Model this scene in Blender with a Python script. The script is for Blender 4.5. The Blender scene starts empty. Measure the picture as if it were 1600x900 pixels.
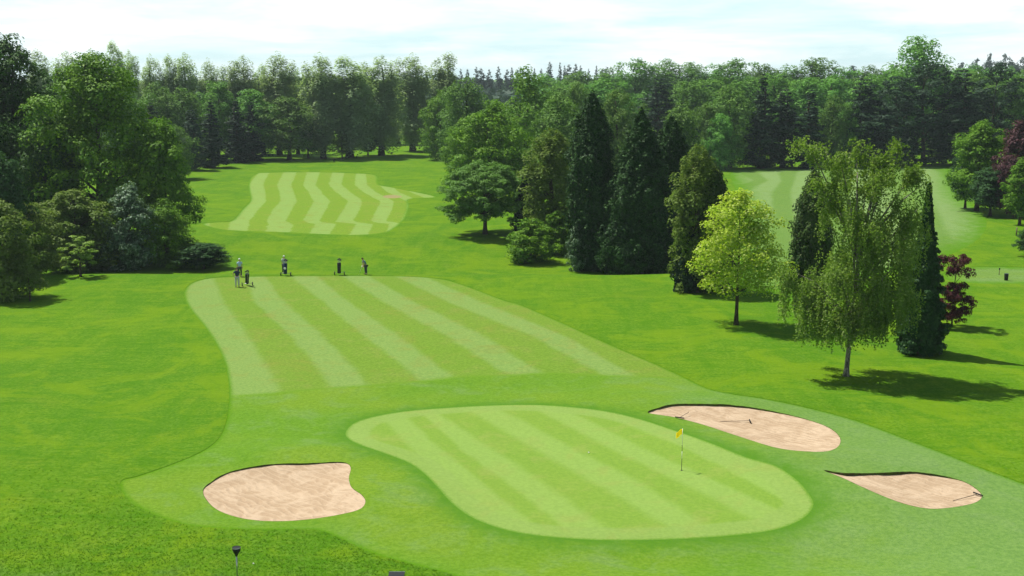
import bpy, bmesh, math, random
import numpy as np
from mathutils import Vector, Matrix, geometry

random.seed(7)
R = math.radians
SC = bpy.context.scene
COL = SC.collection
H, F, YH = 19.0, 1900.0, 122.0
PITCH = math.atan((450 - YH) / F)
cp, sp = math.cos(PITCH), math.sin(PITCH)
SUN_EL, SUN_AZ = R(60), R(146)          # azimuth measured counter-clockwise from +X, towards the sun

# ------------------------------------------------------------------ terrain
def gauss(x, y, cx, cy, sx, sy, a, rot=0.0):
    dx, dy = x - cx, y - cy
    c, s = math.cos(rot), math.sin(rot)
    u, v = dx * c + dy * s, -dx * s + dy * c
    return a * np.exp(-(u / sx) ** 2 - (v / sy) ** 2)

def flat_at(px, py):
    a, b = (px - 800) / F, (450 - py) / F
    dx, dy, dz = a, cp + b * sp, -sp + b * cp
    t = -H / dz
    return dx * t, dy * t

CREST = flat_at(800, 431)[1]
MOUNDS = []
for (px, py, sx, sy, a, rot) in [
        (1175, 712, 6.0, 2.0, 0.40, -0.6), (1330, 770, 5.0, 2.0, 0.35, -0.6), (1120, 622, 9, 2.5, 0.35, -0.1),
        (1420, 725, 7, 2.0, 0.35, -0.3), (460, 712, 6, 2.2, 0.30, 0.1), (620, 770, 4, 4, 0.25, 0.0),
        (1120, 866, 11, 2.0, -0.25, 0.0), (1300, 850, 6, 3.0, -0.2, 0.0), (900, 610, 14, 3.0, -0.22, 0.0)]:
    x, y = flat_at(px, py)
    MOUNDS.append((x, y, sx, sy, a, rot))

def hgt(x, y):
    x = np.asarray(x, dtype=float); y = np.asarray(y, dtype=float)
    z = 0.10 * np.sin(x * 0.11 + 1.0) * np.sin(y * 0.09) + 0.06 * np.sin(x * 0.31 + y * 0.17)
    z = z * np.clip(y / 60.0, 0, 1)
    d = (y - CREST - 0.4 * np.sin(x * 0.07))
    t = np.clip(d / 34.0, 0, 1)
    dip = np.where(t < 0.25, np.sin(t / 0.25 * math.pi / 2) ** 2, np.cos((t - 0.25) / 0.75 * math.pi / 2) ** 2)
    z = z - 1.15 * dip
    for m in MOUNDS:
        z = z + gauss(x, y, *m)
    far = np.clip((y - 520) / 900.0, 0, 1)
    z = z + 10.0 * far * far * (3 - 2 * far) + 9.0 * np.clip((x - 150) / 500, 0, 1) * far
    return z

def at(px, py):
    a, b = (px - 800) / F, (450 - py) / F
    dx, dy, dz = a, cp + b * sp, -sp + b * cp
    z = 0.0
    for _ in range(14):
        t = (z - H) / dz
        x, y = dx * t, dy * t
        z = float(hgt(x, y))
    return Vector((x, y, z))

def proj(x, y, z):
    dz = z - H
    w = y * cp - dz * sp
    return 800 + F * x / w, 450 - F * (y * sp + dz * cp) / w

def ztop(p, py):
    b = (450 - py) / F
    dy, dz = cp + b * sp, -sp + b * cp
    return H + dz * p.y / dy

def ppm(p):
    return F / (p.y * cp - (p.z - H) * sp)

# ------------------------------------------------------------------ object helpers
def link(o, parent=None):
    COL.objects.link(o)
    if parent: o.parent = parent
    return o

def tag(o, label=None, cat=None, group=None, kind=None):
    if label: o['label'] = label
    if cat: o['category'] = cat
    if group: o['group'] = group
    if kind: o['kind'] = kind
    return o

def empty(name, loc, rz=0.0):
    o = bpy.data.objects.new(name, None)
    o.empty_display_size = 0.2
    o.location = loc; o.rotation_euler = (0, 0, rz)
    return link(o)

def np_mesh(name, V, Fq, mat=None, smooth=False, n=4):
    me = bpy.data.meshes.new(name)
    V = np.asarray(V, dtype=np.float32); Fq = np.asarray(Fq, dtype=np.int32)
    me.vertices.add(len(V)); me.vertices.foreach_set('co', V.ravel())
    me.loops.add(Fq.size); me.loops.foreach_set('vertex_index', Fq.ravel())
    me.polygons.add(len(Fq))
    me.polygons.foreach_set('loop_start', np.arange(0, Fq.size, n, dtype=np.int32))
    me.polygons.foreach_set('loop_total', np.full(len(Fq), n, dtype=np.int32))
    me.update(calc_edges=True)
    if mat: me.materials.append(mat)
    if smooth: me.shade_smooth()
    return me

def bm_obj(name, bm, mat, parent=None, smooth=False):
    me = bpy.data.meshes.new(name)
    bm.to_mesh(me); bm.free()
    for m in (mat if isinstance(mat, list) else [mat]): me.materials.append(m)
    if smooth: me.shade_smooth()
    return link(bpy.data.objects.new(name, me), parent)

def tube(bm, pts, rads, sides=8, cap=True):
    pts = [Vector(p) for p in pts]
    rings = []
    for i, p in enumerate(pts):
        d = (pts[min(i + 1, len(pts) - 1)] - pts[max(i - 1, 0)]).normalized()
        a = Vector((0, 0, 1)) if abs(d.z) < 0.9 else Vector((1, 0, 0))
        u = d.cross(a).normalized(); v = d.cross(u).normalized()
        rings.append([bm.verts.new(p + (u * math.cos(k * 2 * math.pi / sides) + v * math.sin(k * 2 * math.pi / sides)) * rads[i]) for k in range(sides)])
    for a, b in zip(rings, rings[1:]):
        for k in range(sides):
            f = bm.faces.new((a[k], a[(k + 1) % sides], b[(k + 1) % sides], b[k])); f.smooth = True
    if cap:
        bm.faces.new(rings[0][::-1]); bm.faces.new(rings[-1])

def box(bm, c, s, rot=None, bev=0.0):
    r = bmesh.ops.create_cube(bm, size=1.0)
    vs = r['verts']
    bmesh.ops.scale(bm, vec=Vector(s), verts=vs)
    if bev:
        es = list({e for v in vs for e in v.link_edges})
        rb = bmesh.ops.bevel(bm, geom=es, offset=bev, segments=2, affect='EDGES', profile=0.7)
        vs = list({v for f in rb['faces'] for v in f.verts} | {v for v in vs if v.is_valid})
    if rot is not None: bmesh.ops.rotate(bm, cent=(0, 0, 0), matrix=rot, verts=vs)
    bmesh.ops.translate(bm, vec=Vector(c), verts=vs)

def ball(bm, c, r, sc=(1, 1, 1), seg=12):
    q = bmesh.ops.create_uvsphere(bm, u_segments=seg, v_segments=max(6, seg * 2 // 3), radius=r)['verts']
    bmesh.ops.scale(bm, vec=Vector(sc), verts=q)
    bmesh.ops.translate(bm, vec=Vector(c), verts=q)

# ------------------------------------------------------------------ materials
class NT:
    def __init__(s, name):
        s.m = bpy.data.materials.new(name); s.m.use_nodes = True
        s.t = s.m.node_tree; s.t.nodes.clear()
        s.out = s.n('ShaderNodeOutputMaterial')
    def n(s, typ, **kw):
        o = s.t.nodes.new(typ)
        for k, v in kw.items(): setattr(o, k, v)
        return o
    def l(s, a, b): s.t.links.new(a, b)
    def coord(s, kind='Object', scale=(1, 1, 1)):
        tc = s.n('ShaderNodeTexCoord'); mp = s.n('ShaderNodeMapping')
        mp.inputs['Scale'].default_value = scale
        s.l(tc.outputs[kind], mp.inputs['Vector']); return mp.outputs['Vector']
    def noise(s, vec, scale, detail=3, rough=0.55, dist=0.0):
        o = s.n('ShaderNodeTexNoise'); o.inputs['Scale'].default_value = scale
        o.inputs['Detail'].default_value = detail; o.inputs['Roughness'].default_value = rough
        o.inputs['Distortion'].default_value = dist
        s.l(vec, o.inputs['Vector']); return o.outputs['Fac']
    def rng(s, v, a, b, c=0.0, d=1.0):
        o = s.n('ShaderNodeMapRange', interpolation_type='SMOOTHSTEP'); s.l(v, o.inputs[0])
        for i, x in zip((1, 2, 3, 4), (a, b, c, d)): o.inputs[i].default_value = x
        return o.outputs[0]
    def math(s, op, a, b=None):
        o = s.n('ShaderNodeMath', operation=op)
        for i, x in enumerate((a, b)):
            if x is None: continue
            if isinstance(x, (int, float)): o.inputs[i].default_value = x
            else: s.l(x, o.inputs[i])
        return o.outputs[0]
    def mix(s, f, a, b, mode='MIX'):
        o = s.n('ShaderNodeMix', data_type='RGBA', blend_type=mode)
        if isinstance(f, (int, float)): o.inputs[0].default_value = f
        else: s.l(f, o.inputs[0])
        for i, x in ((6, a), (7, b)):
            if isinstance(x, tuple): o.inputs[i].default_value = (*x, 1)
            else: s.l(x, o.inputs[i])
        return o.outputs[2]
    def attr(s, name):
        o = s.n('ShaderNodeAttribute'); o.attribute_name = name; return o.outputs['Fac']
    def bsdf(s, col, rough=0.8, spec=0.2, bump=None, bs=0.3, bd=0.02, metal=0.0, sheen=0):
        b = s.n('ShaderNodeBsdfPrincipled')
        if isinstance(col, tuple): b.inputs['Base Color'].default_value = (*col, 1)
        else: s.l(col, b.inputs['Base Color'])
        b.inputs['Roughness'].default_value = rough
        b.inputs['Specular IOR Level'].default_value = spec
        b.inputs['Metallic'].default_value = metal
        if bump is not None:
            u = s.n('ShaderNodeBump'); u.inputs['Strength'].default_value = bs; u.inputs['Distance'].default_value = bd
            s.l(bump, u.inputs['Height']); s.l(u.outputs[0], b.inputs['Normal'])
        s.l(b.outputs[0], s.out.inputs[0]); return b

def plain(name, col, rough=0.6, spec=0.3, metal=0.0, var=0.15):
    t = NT(name); v = t.coord()
    n = t.noise(v, 30, 3)
    c = t.mix(n, tuple(x * (1 - var) for x in col), tuple(min(1, x * (1 + var)) for x in col))
    t.bsdf(c, rough, spec, metal=metal, bump=n, bs=0.1, bd=0.004); return t.m

def grass(name, a, b, c, stripe=None, ring=None, bump=0.5, fine=0.35, xg=None, coarse=None, yg=None, blends=(), worn=None, streak=None):
    """a/b patch colours, c sprinkled third colour, stripe=(light, dark)"""
    t = NT(name); v = t.coord()
    big = t.noise(v, 0.07, 3, 0.6); med = t.noise(v, 0.55, 4, 0.6, 0.4); fi = t.noise(v, 5.0, 4, 0.75); vf = t.noise(v, 22.0, 2, 0.7)
    col = t.mix(t.rng(big, 0.38, 0.62), a, b)
    if xg:
        sx = t.n('ShaderNodeSeparateXYZ'); t.l(v, sx.inputs[0])
        w = t.math('ADD', sx.outputs[0], t.math('MULTIPLY', t.math('SUBTRACT', med, 0.5), 14.0))
        col = t.mix(t.rng(w, xg[0], xg[1]), col, xg[2])
    if yg:
        sy = t.n('ShaderNodeSeparateXYZ'); t.l(v, sy.inputs[0])
        w = t.math('ADD', sy.outputs[1], t.math('MULTIPLY', t.math('SUBTRACT', med, 0.5), 8.0))
        col = t.mix(t.rng(w, yg[0], yg[1], 1.0, 0.0), col, yg[2])
    if stripe:
        u = t.attr('stripe')
        u = t.math('ADD', u, t.math('MULTIPLY', t.math('SUBTRACT', t.noise(v, 0.6, 5, 0.7), 0.5), 0.30))
        s = t.math('SINE', t.math('MULTIPLY', u, math.pi))
        k = t.rng(s, -stripe[2], stripe[2])
        sc = t.mix(k, stripe[1], stripe[0])
        col = t.mix(0.78, col, sc)
    if worn:
        wn = t.noise(v, 0.25, 5, 0.65, 0.8)
        col = t.mix(t.rng(wn, 0.52, 0.72, 0.0, worn[0]), col, worn[1])
    if ring:
        e = t.attr('edge')
        e = t.math('ADD', e, t.math('MULTIPLY', t.math('SUBTRACT', med, 0.5), 0.5))
        col = t.mix(t.rng(e, ring[0] - 0.15, ring[0] + 0.15, 0.85, 0.0), col, ring[1])
    col = t.mix(t.rng(med, 0.5, 0.72, 0.0, 0.55), col, c)
    col = t.mix(t.rng(fi, 0.3, 0.7, 0.0, 1.0), t.mix(fine, col, (0.0, 0.0, 0.0)), t.mix(fine * 0.25, col, (1.0, 1.0, 0.3)))
    if coarse:
        co = t.noise(v, 2.2, 5, 0.7, 1.5)
        col = t.mix(t.rng(co, 0.56, 0.68, 0.0, coarse[0]), col, coarse[1])
    if streak:
        s1 = t.noise(t.coord(scale=(1.0, 0.10, 1)), 1.1, 3, 0.6, 0.3); s2 = t.noise(t.coord(scale=(0.22, 1.0, 1)), 1.6, 4, 0.7, 0.6); s3 = t.noise(v, 0.16, 5, 0.7, 1.0)
        col = t.mix(t.rng(s1, 0.42, 0.66, 0.0, streak[0] * .6), col, streak[1])
        col = t.mix(t.rng(s2, 0.46, 0.66, 0.0, streak[0]), col, streak[1])
        col = t.mix(t.rng(s3, 0.46, 0.62, 0.0, streak[0]), col, streak[2])
    for (an, wd, bc) in blends:
        e = t.math('ADD', t.attr(an), t.math('MULTIPLY', t.math('SUBTRACT', t.noise(v, 3.0 / max(wd, .3), 4, .7), 0.5), wd * 1.6))
        col = t.mix(t.rng(e, -wd * .2, wd, 1.0, 0.0), col, bc)
    h = t.math('ADD', t.math('MULTIPLY', fi, 1.0), t.math('MULTIPLY', vf, 0.5))
    t.bsdf(col, 0.9, 0.03, bump=h, bs=bump, bd=0.10)
    return t.m

RC = (0.068, 0.180, 0.002)
G_ROUGH = grass('rough_grass', (0.054, 0.166, 0.001), (0.076, 0.188, 0.001), (0.118, 0.222, 0.003), bump=0.45, fine=0.20, streak=(0.55, (0.044, 0.142, 0.002), (0.135, 0.225, 0.006)),
                coarse=(0.20, (0.042, 0.140, 0.003)), yg=(41.5, 45.5, (0.062, 0.155, 0.026)), worn=(0.35, (0.125, 0.190, 0.010)))
G_APRON = grass('apron_grass', (0.086, 0.205, 0.010), (0.124, 0.224, 0.014), (0.125, 0.230, 0.055), bump=0.25, fine=0.14,
                xg=(5.0, 20.0, (0.108, 0.215, 0.046)), coarse=(0.42, (0.060, 0.170, 0.008)), blends=(('gd', 1.7, (0.066, 0.172, 0.012)), ('edge', .35, RC)), worn=(0.45, (0.135, 0.225, 0.080)))
G_FAIR = grass('fairway_grass', (0.12, 0.235, 0.02), (0.15, 0.235, 0.03), (0.17, 0.22, 0.045), bump=0.22, fine=0.16,
               stripe=((0.156, 0.258, 0.066), (0.110, 0.210, 0.018), 0.42), blends=(('cut', .7, (0.108, 0.216, 0.015)), ('edge', .35, RC)), worn=(0.50, (0.175, 0.190, 0.035)))
G_GREEN = grass('green_grass', (0.16, 0.29, 0.05), (0.18, 0.29, 0.05), (0.21, 0.27, 0.06), bump=0.10, fine=0.10,
                stripe=((0.190, 0.300, 0.062), (0.142, 0.250, 0.028), 0.6), ring=(1.3, (0.182, 0.285, 0.062)), blends=(('edge', .22, (0.095, 0.205, 0.018)),), worn=(0.25, (0.24, 0.28, 0.07)))
G_BACK = grass('back_fairway_grass', (0.12, 0.24, 0.02), (0.14, 0.24, 0.02), (0.17, 0.22, 0.03), bump=0.2, fine=0.14,
               stripe=((0.190, 0.300, 0.075), (0.125, 0.225, 0.014), 0.22), blends=(('edge', .6, RC),), worn=(0.40, (0.19, 0.21, 0.04)))
G_FAR = grass('far_fairway_grass', (0.085, 0.195, 0.018), (0.105, 0.205, 0.035), (0.125, 0.21, 0.03), bump=0.2, fine=0.2,
              stripe=((0.165, 0.265, 0.095), (0.095, 0.195, 0.038), 0.5), blends=(('edge', 5.0, RC),), worn=(0.4, (0.10, 0.19, 0.012)))
G_TEE = grass('tee_grass', (0.10, 0.20, 0.02), (0.12, 0.22, 0.06), (0.125, 0.21, 0.03), bump=0.2, fine=0.2, blends=(('edge', 2.5, RC),), worn=(0.6, (0.09, 0.19, 0.012)))

def sand_mat():
    t = NT('bunker_sand'); v = t.coord(); fi = t.noise(v, 16, 5, 0.75); pt = t.noise(v, 0.8, 5, 0.65, 0.9)
    wv = t.n('ShaderNodeTexWave', wave_type='BANDS', bands_direction='DIAGONAL'); wv.inputs['Scale'].default_value = 1.1; wv.inputs['Distortion'].default_value = 9.0
    wv.inputs['Detail'].default_value = 3; wv.inputs['Detail Scale'].default_value = 0.7; t.l(v, wv.inputs['Vector'])
    c = t.mix(t.rng(pt, 0.40, 0.62), (0.375, 0.270, 0.172), (0.470, 0.355, 0.240))
    c = t.mix(t.rng(wv.outputs['Fac'], 0.75, 1.0, 0.0, 0.35), c, (0.53, 0.41, 0.28))
    c = t.mix(t.rng(fi, 0.55, 0.75, 0.0, 0.35), c, (0.36, 0.25, 0.15))
    h = t.math('ADD', t.math('MULTIPLY', fi, 0.45), t.math('ADD', t.math('MULTIPLY', wv.outputs['Fac'], 0.5), pt))
    t.bsdf(c, 0.95, 0.05, bump=h, bs=0.7, bd=0.10); return t.m
M_SAND = sand_mat()
def lip_mat():
    t = NT('bunker_lip_earth'); v = t.coord()
    c = t.mix(t.rng(t.noise(v, 6, 4, 0.7), 0.4, 0.6), (0.07, 0.06, 0.025), (0.075, 0.14, 0.015))
    t.bsdf(c, 0.95, 0.05, bump=t.noise(v, 25, 3), bs=0.8, bd=0.05); return t.m
M_LIP = lip_mat()

def leaf_mat(name, a, b, c, trans=0.28, hv=0.0):
    t = NT(name)
    g = t.n('ShaderNodeNewGeometry'); r = g.outputs['Random Per Island']
    oi = t.n('ShaderNodeObjectInfo')
    v = t.coord()
    nz = t.noise(v, 0.35, 3, 0.6)
    col = t.mix(t.rng(nz, 0.35, 0.65), a, b)
    col = t.mix(t.math('MULTIPLY', t.rng(r, 0.55, 1.0), 0.8), col, c)
    hs = t.n('ShaderNodeHueSaturation')
    t.l(col, hs.inputs['Color'])
    t.l(t.rng(oi.outputs['Random'], 0, 1, 0.5 - 0.008 * hv, 0.5 + 0.018 * hv), hs.inputs['Hue'])
    t.l(t.rng(oi.outputs['Random'], 0, 1, 1.0 - 0.28 * hv, 1.0 + 0.28 * hv), hs.inputs['Value'])
    col = hs.outputs['Color']
    d = t.n('ShaderNodeBsdfPrincipled'); d.inputs['Roughness'].default_value = 0.55; d.inputs['Specular IOR Level'].default_value = 0.08
    t.l(col, d.inputs['Base Color'])
    tr = t.n('ShaderNodeBsdfTranslucent')
    t.l(t.mix(1.0, col, (1.1, 1.2, 0.5), 'MULTIPLY'), tr.inputs['Color'])
    mx = t.n('ShaderNodeMixShader'); mx.inputs[0].default_value = trans
    t.l(d.outputs[0], mx.inputs[1]); t.l(tr.outputs[0], mx.inputs[2]); t.l(mx.outputs[0], t.out.inputs[0])
    return t.m

L_BROAD = leaf_mat('broadleaf_foliage', (0.070, 0.180, 0.010), (0.115, 0.240, 0.012), (0.20, 0.35, 0.022), 0.2)
L_FOREST = leaf_mat('wood_foliage', (0.082, 0.195, 0.036), (0.135, 0.270, 0.042), (0.20, 0.35, 0.07), hv=1)
L_BRIGHT = leaf_mat('bright_foliage', (0.085, 0.20, 0.014), (0.115, 0.24, 0.016), (0.17, 0.31, 0.03))
L_POPLAR = leaf_mat('poplar_foliage', (0.27, 0.37, 0.20), (0.31, 0.41, 0.22), (0.38, 0.48, 0.28), 0.5, hv=.4)
L_DARK = leaf_mat('dark_conifer_foliage', (0.014, 0.040, 0.018), (0.022, 0.055, 0.022), (0.036, 0.072, 0.030), 0.1)
L_PINE = leaf_mat('pine_foliage', (0.018, 0.045, 0.022), (0.030, 0.062, 0.028), (0.045, 0.08, 0.036), 0.1, hv=.7)
L_CYP = leaf_mat('cypress_foliage', (0.014, 0.046, 0.010), (0.025, 0.070, 0.013), (0.052, 0.125, 0.028), 0.12)
L_BIRCH = leaf_mat('birch_foliage', (0.140, 0.240, 0.034), (0.180, 0.290, 0.046), (0.32, 0.40, 0.14), 0.45)
L_YELLOW = leaf_mat('yellow_maple_foliage', (0.27, 0.41, 0.024), (0.38, 0.50, 0.038), (0.66, 0.72, 0.24), 0.45)
L_DOME = leaf_mat('dome_tree_foliage', (0.080, 0.190, 0.026), (0.115, 0.24, 0.036), (0.19, 0.33, 0.08), 0.28)
L_OLIVE = leaf_mat('olive_green_foliage', (0.100, 0.175, 0.022), (0.150, 0.225, 0.036), (0.21, 0.27, 0.08), 0.35)
L_SILVER = leaf_mat('silvery_foliage', (0.07, 0.14, 0.055), (0.12, 0.21, 0.11), (0.34, 0.44, 0.32), 0.25)
L_PURPLE = leaf_mat('purple_foliage', (0.055, 0.016, 0.022), (0.085, 0.025, 0.030), (0.17, 0.06, 0.06), 0.3)
L_COPPER = leaf_mat('copper_foliage', (0.060, 0.028, 0.036), (0.090, 0.040, 0.048), (0.15, 0.07, 0.075), 0.2)
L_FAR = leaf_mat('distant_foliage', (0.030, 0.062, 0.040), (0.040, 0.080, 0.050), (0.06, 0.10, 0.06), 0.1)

def bark_mat(name, a, b):
    t = NT(name); v = t.coord(scale=(3, 3, 0.8)); n = t.noise(v, 4, 4, 0.7)
    t.bsdf(t.mix(t.rng(n, 0.4, 0.6), a, b), 0.9, 0.1, bump=n, bs=0.8, bd=0.04); return t.m
BARK = bark_mat('brown_bark', (0.045, 0.035, 0.025), (0.10, 0.08, 0.055))
BARK_B = bark_mat('birch_bark', (0.05, 0.045, 0.035), (0.32, 0.30, 0.25))

G_SOIL = plain('dry_scraped_turf', (0.24, 0.215, 0.09), 0.95, 0.02, var=.3)

# ------------------------------------------------------------------ ground, traced outlines set down in the world
def smooth_poly(P, closed=True, k=4):
    n = len(P); out = []
    rng = range(n) if closed else range(n - 1)
    for i in rng:
        g = (lambda j: P[j % n]) if closed else (lambda j: P[min(max(j, 0), n - 1)])
        p0, p1, p2, p3 = g(i - 1), g(i), g(i + 1), g(i + 2)
        for s in range(k):
            t = s / k
            out.append(tuple(0.5 * ((2 * p1[c]) + (-p0[c] + p2[c]) * t + (2 * p0[c] - 5 * p1[c] + 4 * p2[c] - p3[c]) * t * t
                                    + (-p0[c] + 3 * p1[c] - 3 * p2[c] + p3[c]) * t ** 3) for c in (0, 1)))
    if not closed: out.append(P[-1])
    return out

SHORT = [(305, 440), (340, 433.5), (420, 431.5), (500, 431), (600, 431), (660, 433), (700, 438), (740, 451), (790, 470), (815, 477),
         (880, 505), (950, 537), (1020, 567), (1070, 590), (1105, 607), (1140, 615), (1200, 624), (1270, 639), (1340, 658),
         (1400, 680), (1460, 703), (1530, 730), (1600, 756), (1720, 800), (1800, 960), (1200, 1000), (900, 960), (760, 915), (700, 896),
         (640, 881), (580, 864), (540, 845), (510, 832), (480, 827), (420, 828), (350, 826), (290, 820), (240, 804), (205, 785),
         (190, 766), (190, 751), (215, 744), (270, 725), (320, 703), (345, 680), (355, 650), (358, 610), (352, 570), (338, 538),
         (318, 508), (298, 484), (288, 465), (290, 451)]
CUT = [(250, 626), (358, 620), (439, 614), (521, 607), (579, 603), (666, 596), (720, 590), (805, 587), (856, 584), (947, 588), (1010, 590), (1060, 592), (1160, 598)]
GREEN = [(540, 676), (552, 662), (580, 652), (630, 643), (700, 637), (780, 633), (850, 633), (930, 640), (990, 652), (1050, 671),
         (1110, 692), (1165, 714), (1212, 728), (1245, 750), (1264, 772), (1271, 788), (1262, 804), (1240, 818), (1200, 830), (1130, 838),
         (1040, 843), (940, 844), (850, 838), (790, 828), (740, 810), (708, 788), (685, 763), (665, 742), (640, 724), (600, 708), (565, 696), (545, 686)]
BUNK = [
    [(317, 768), (330, 753), (352, 740), (385, 731), (430, 725), (480, 724), (520, 722), (540, 723), (548, 731), (545, 748), (550, 762), (565, 773),
     (571, 784), (563, 795), (540, 802), (500, 809), (450, 814), (400, 813), (360, 805), (332, 791)],
    [(1013, 645), (1026, 638), (1050, 632), (1090, 631), (1130, 632), (1170, 636), (1215, 644), (1260, 655), (1295, 668), (1312, 683), (1310, 697),
     (1292, 705), (1255, 705), (1215, 700), (1180, 690), (1140, 677), (1100, 664), (1055, 652)],
    [(1288, 735), (1320, 739), (1370, 739), (1420, 737), (1465, 742), (1505, 752), (1530, 768), (1532, 780), (1510, 789), (1460, 795), (1420, 789),
     (1385, 777), (1350, 762), (1315, 746)]]
BACK = [(388, 287), (392, 277), (402, 271), (420, 269.5), (500, 269), (560, 271), (588, 274), (592, 288), (615, 293), (655, 301), (682, 308), (640, 311),
        (639, 322), (632, 342), (616, 357), (595, 365), (550, 367.5), (500, 366), (440, 363), (380, 361), (340, 358), (316, 350), (340, 347), (362, 345),
        (378, 328), (391, 313), (389, 300)]
BACKB = [(598, 306.5), (612, 304.5), (628, 306.5), (620, 309.5), (604, 309.5)]
FARF = [(1142, 268), (1190, 266), (1255, 264), (1330, 263), (1420, 261), (1478, 262), (1492, 280), (1500, 305), (1540, 340), (1530, 372), (1480, 400), (1420, 418),
        (1330, 440), (1250, 452), (1190, 456), (1150, 440), (1150, 400), (1160, 360), (1150, 300)]
TEE = [(1480, 424), (1520, 417), (1580, 417), (1680, 421), (1700, 438), (1600, 443), (1520, 443), (1475, 436)]

# table of mowing-stripe edges: (y, [x0, x1, ...])
ST_FAIR = [(425, [292, 328, 382, 404, 448, 490, 528, 570, 612, 658, 686]), (433, [296, 332, 388, 411, 456, 498, 537, 579, 621, 668, 695]),
           (472, [290, 351, 398, 443, 508, 542, 600, 647, 700, 752, 815]), (525, [325, 388, 456, 503, 571, 621, 700, 755, 834, 884, 936]),
           (570, [350, 415, 495, 547, 630, 681, 770, 822, 915, 958, 1030]), (615, [359, 439, 526, 584, 683, 737, 850, 901, 1000, 1045, 1130])]
ST_GREEN = [(630, [585, 610, 640, 655, 712, 757, 820, 865, 890]), (655, [600, 640, 670, 695, 757, 812, 867, 917, 957]),
            (700, [640, 690, 715, 765, 832, 895, 952, 1002, 1072]), (745, [690, 745, 777, 835, 910, 985, 1045, 1105, 1157]),
            (790, [740, 800, 835, 897, 992, 1055, 1137, 1205, 1240]), (845, [800, 865, 905, 970, 1080, 1140, 1230, 1310, 1350])]
def z3(y, L): return (255 + y / 4.444, [310 + v / 4.444 for v in L])
ST_BACK = [z3(70, [415, 475, 590, 690, 745, 845, 930, 1010, 1100, 1165]), z3(150, [350, 450, 545, 645, 730, 805, 915, 990, 1085, 1170]),
           z3(200, [358, 465, 565, 660, 770, 845, 960, 1050, 1150, 1230]), z3(265, [365, 475, 560, 685, 805, 910, 1045, 1135, 1270, 1360]),
           z3(330, [290, 415, 505, 650, 765, 880, 1005, 1115, 1235, 1340]), z3(408, [215, 350, 470, 600, 720, 835, 950, 1065, 1200, 1300]),
           z3(416, [60, 220, 360, 480, 665, 820, 960, 1110, 1220, 1330]), z3(510, [20, 190, 330, 440, 630, 755, 900, 1040, 1180, 1300])]
ST_BACK[6] = (ST_BACK[6][0], [310 + v / 4.444 for v in [220, 360, 480, 670, 820, 960, 1100, 1215, 1330, 1440]])
ST_BACK[7] = (ST_BACK[7][0], [310 + v / 4.444 for v in [190, 330, 440, 630, 755, 900, 1040, 1180, 1290, 1400]])
ST_FAR = [(262, [1225, 1243, 1262, 1290, 1330, 1370, 1410]), (270, [1185, 1215, 1245, 1275, 1320, 1370, 1420]), (282, [1200, 1222, 1240, 1275, 1330, 1380, 1430]),
          (300, [1165, 1208, 1235, 1262, 1320, 1390, 1450]), (340, [1165, 1208, 1240, 1280, 1340, 1410, 1470]), (400, [1120, 1195, 1240, 1290, 1360, 1430, 1500]), (460, [1080, 1180, 1240, 1310, 1390, 1460, 1540])]
def stripe_u(px, py, rows):
    ys = [r[0] for r in rows]
    i = 0
    while i < len(rows) - 2 and py > ys[i + 1]: i += 1
    t = min(max((py - ys[i]) / (ys[i + 1] - ys[i]), -0.2), 1.2)
    xs = [a + (b - a) * t for a, b in zip(rows[i][1], rows[i + 1][1])]
    if px < xs[0]: return (px - xs[0]) / (xs[1] - xs[0])
    if px > xs[-1]: return len(xs) - 1 + (px - xs[-1]) / (xs[-1] - xs[-2])
    return float(np.interp(px, xs, np.arange(len(xs))))

def world_poly(P, closed=True, k=4):
    return [at(*p).xy for p in smooth_poly(P, closed, k)]

WP = {n: world_poly(p) for n, p in dict(short=SHORT, green=GREEN, b0=BUNK[0], b1=BUNK[1], b2=BUNK[2], back=BACK, bb=BACKB, farf=FARF, tee=TEE).items()}
WCUT = world_poly(CUT, False)

def inside(P, poly):
    x, y = P[:, 0], P[:, 1]; c = np.zeros(len(P), bool)
    n = len(poly)
    for i in range(n):
        x1, y1 = poly[i]; x2, y2 = poly[(i + 1) % n]
        m = ((y1 > y) != (y2 > y))
        if m.any():
            xi = (x2 - x1) * (y[m] - y1) / (y2 - y1) + x1
            c[m] ^= x[m] < xi
    return c

def edge_dist(P, poly):
    d = np.full(len(P), 1e9)
    n = len(poly)
    for i in range(n):
        a = np.array(poly[i]); b = np.array(poly[(i + 1) % n]); ab = b - a
        t = np.clip(((P - a) @ ab) / max(ab @ ab, 1e-9), 0, 1)
        d = np.minimum(d, np.linalg.norm(P - (a + t[:, None] * ab), axis=1))
    return d

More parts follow.
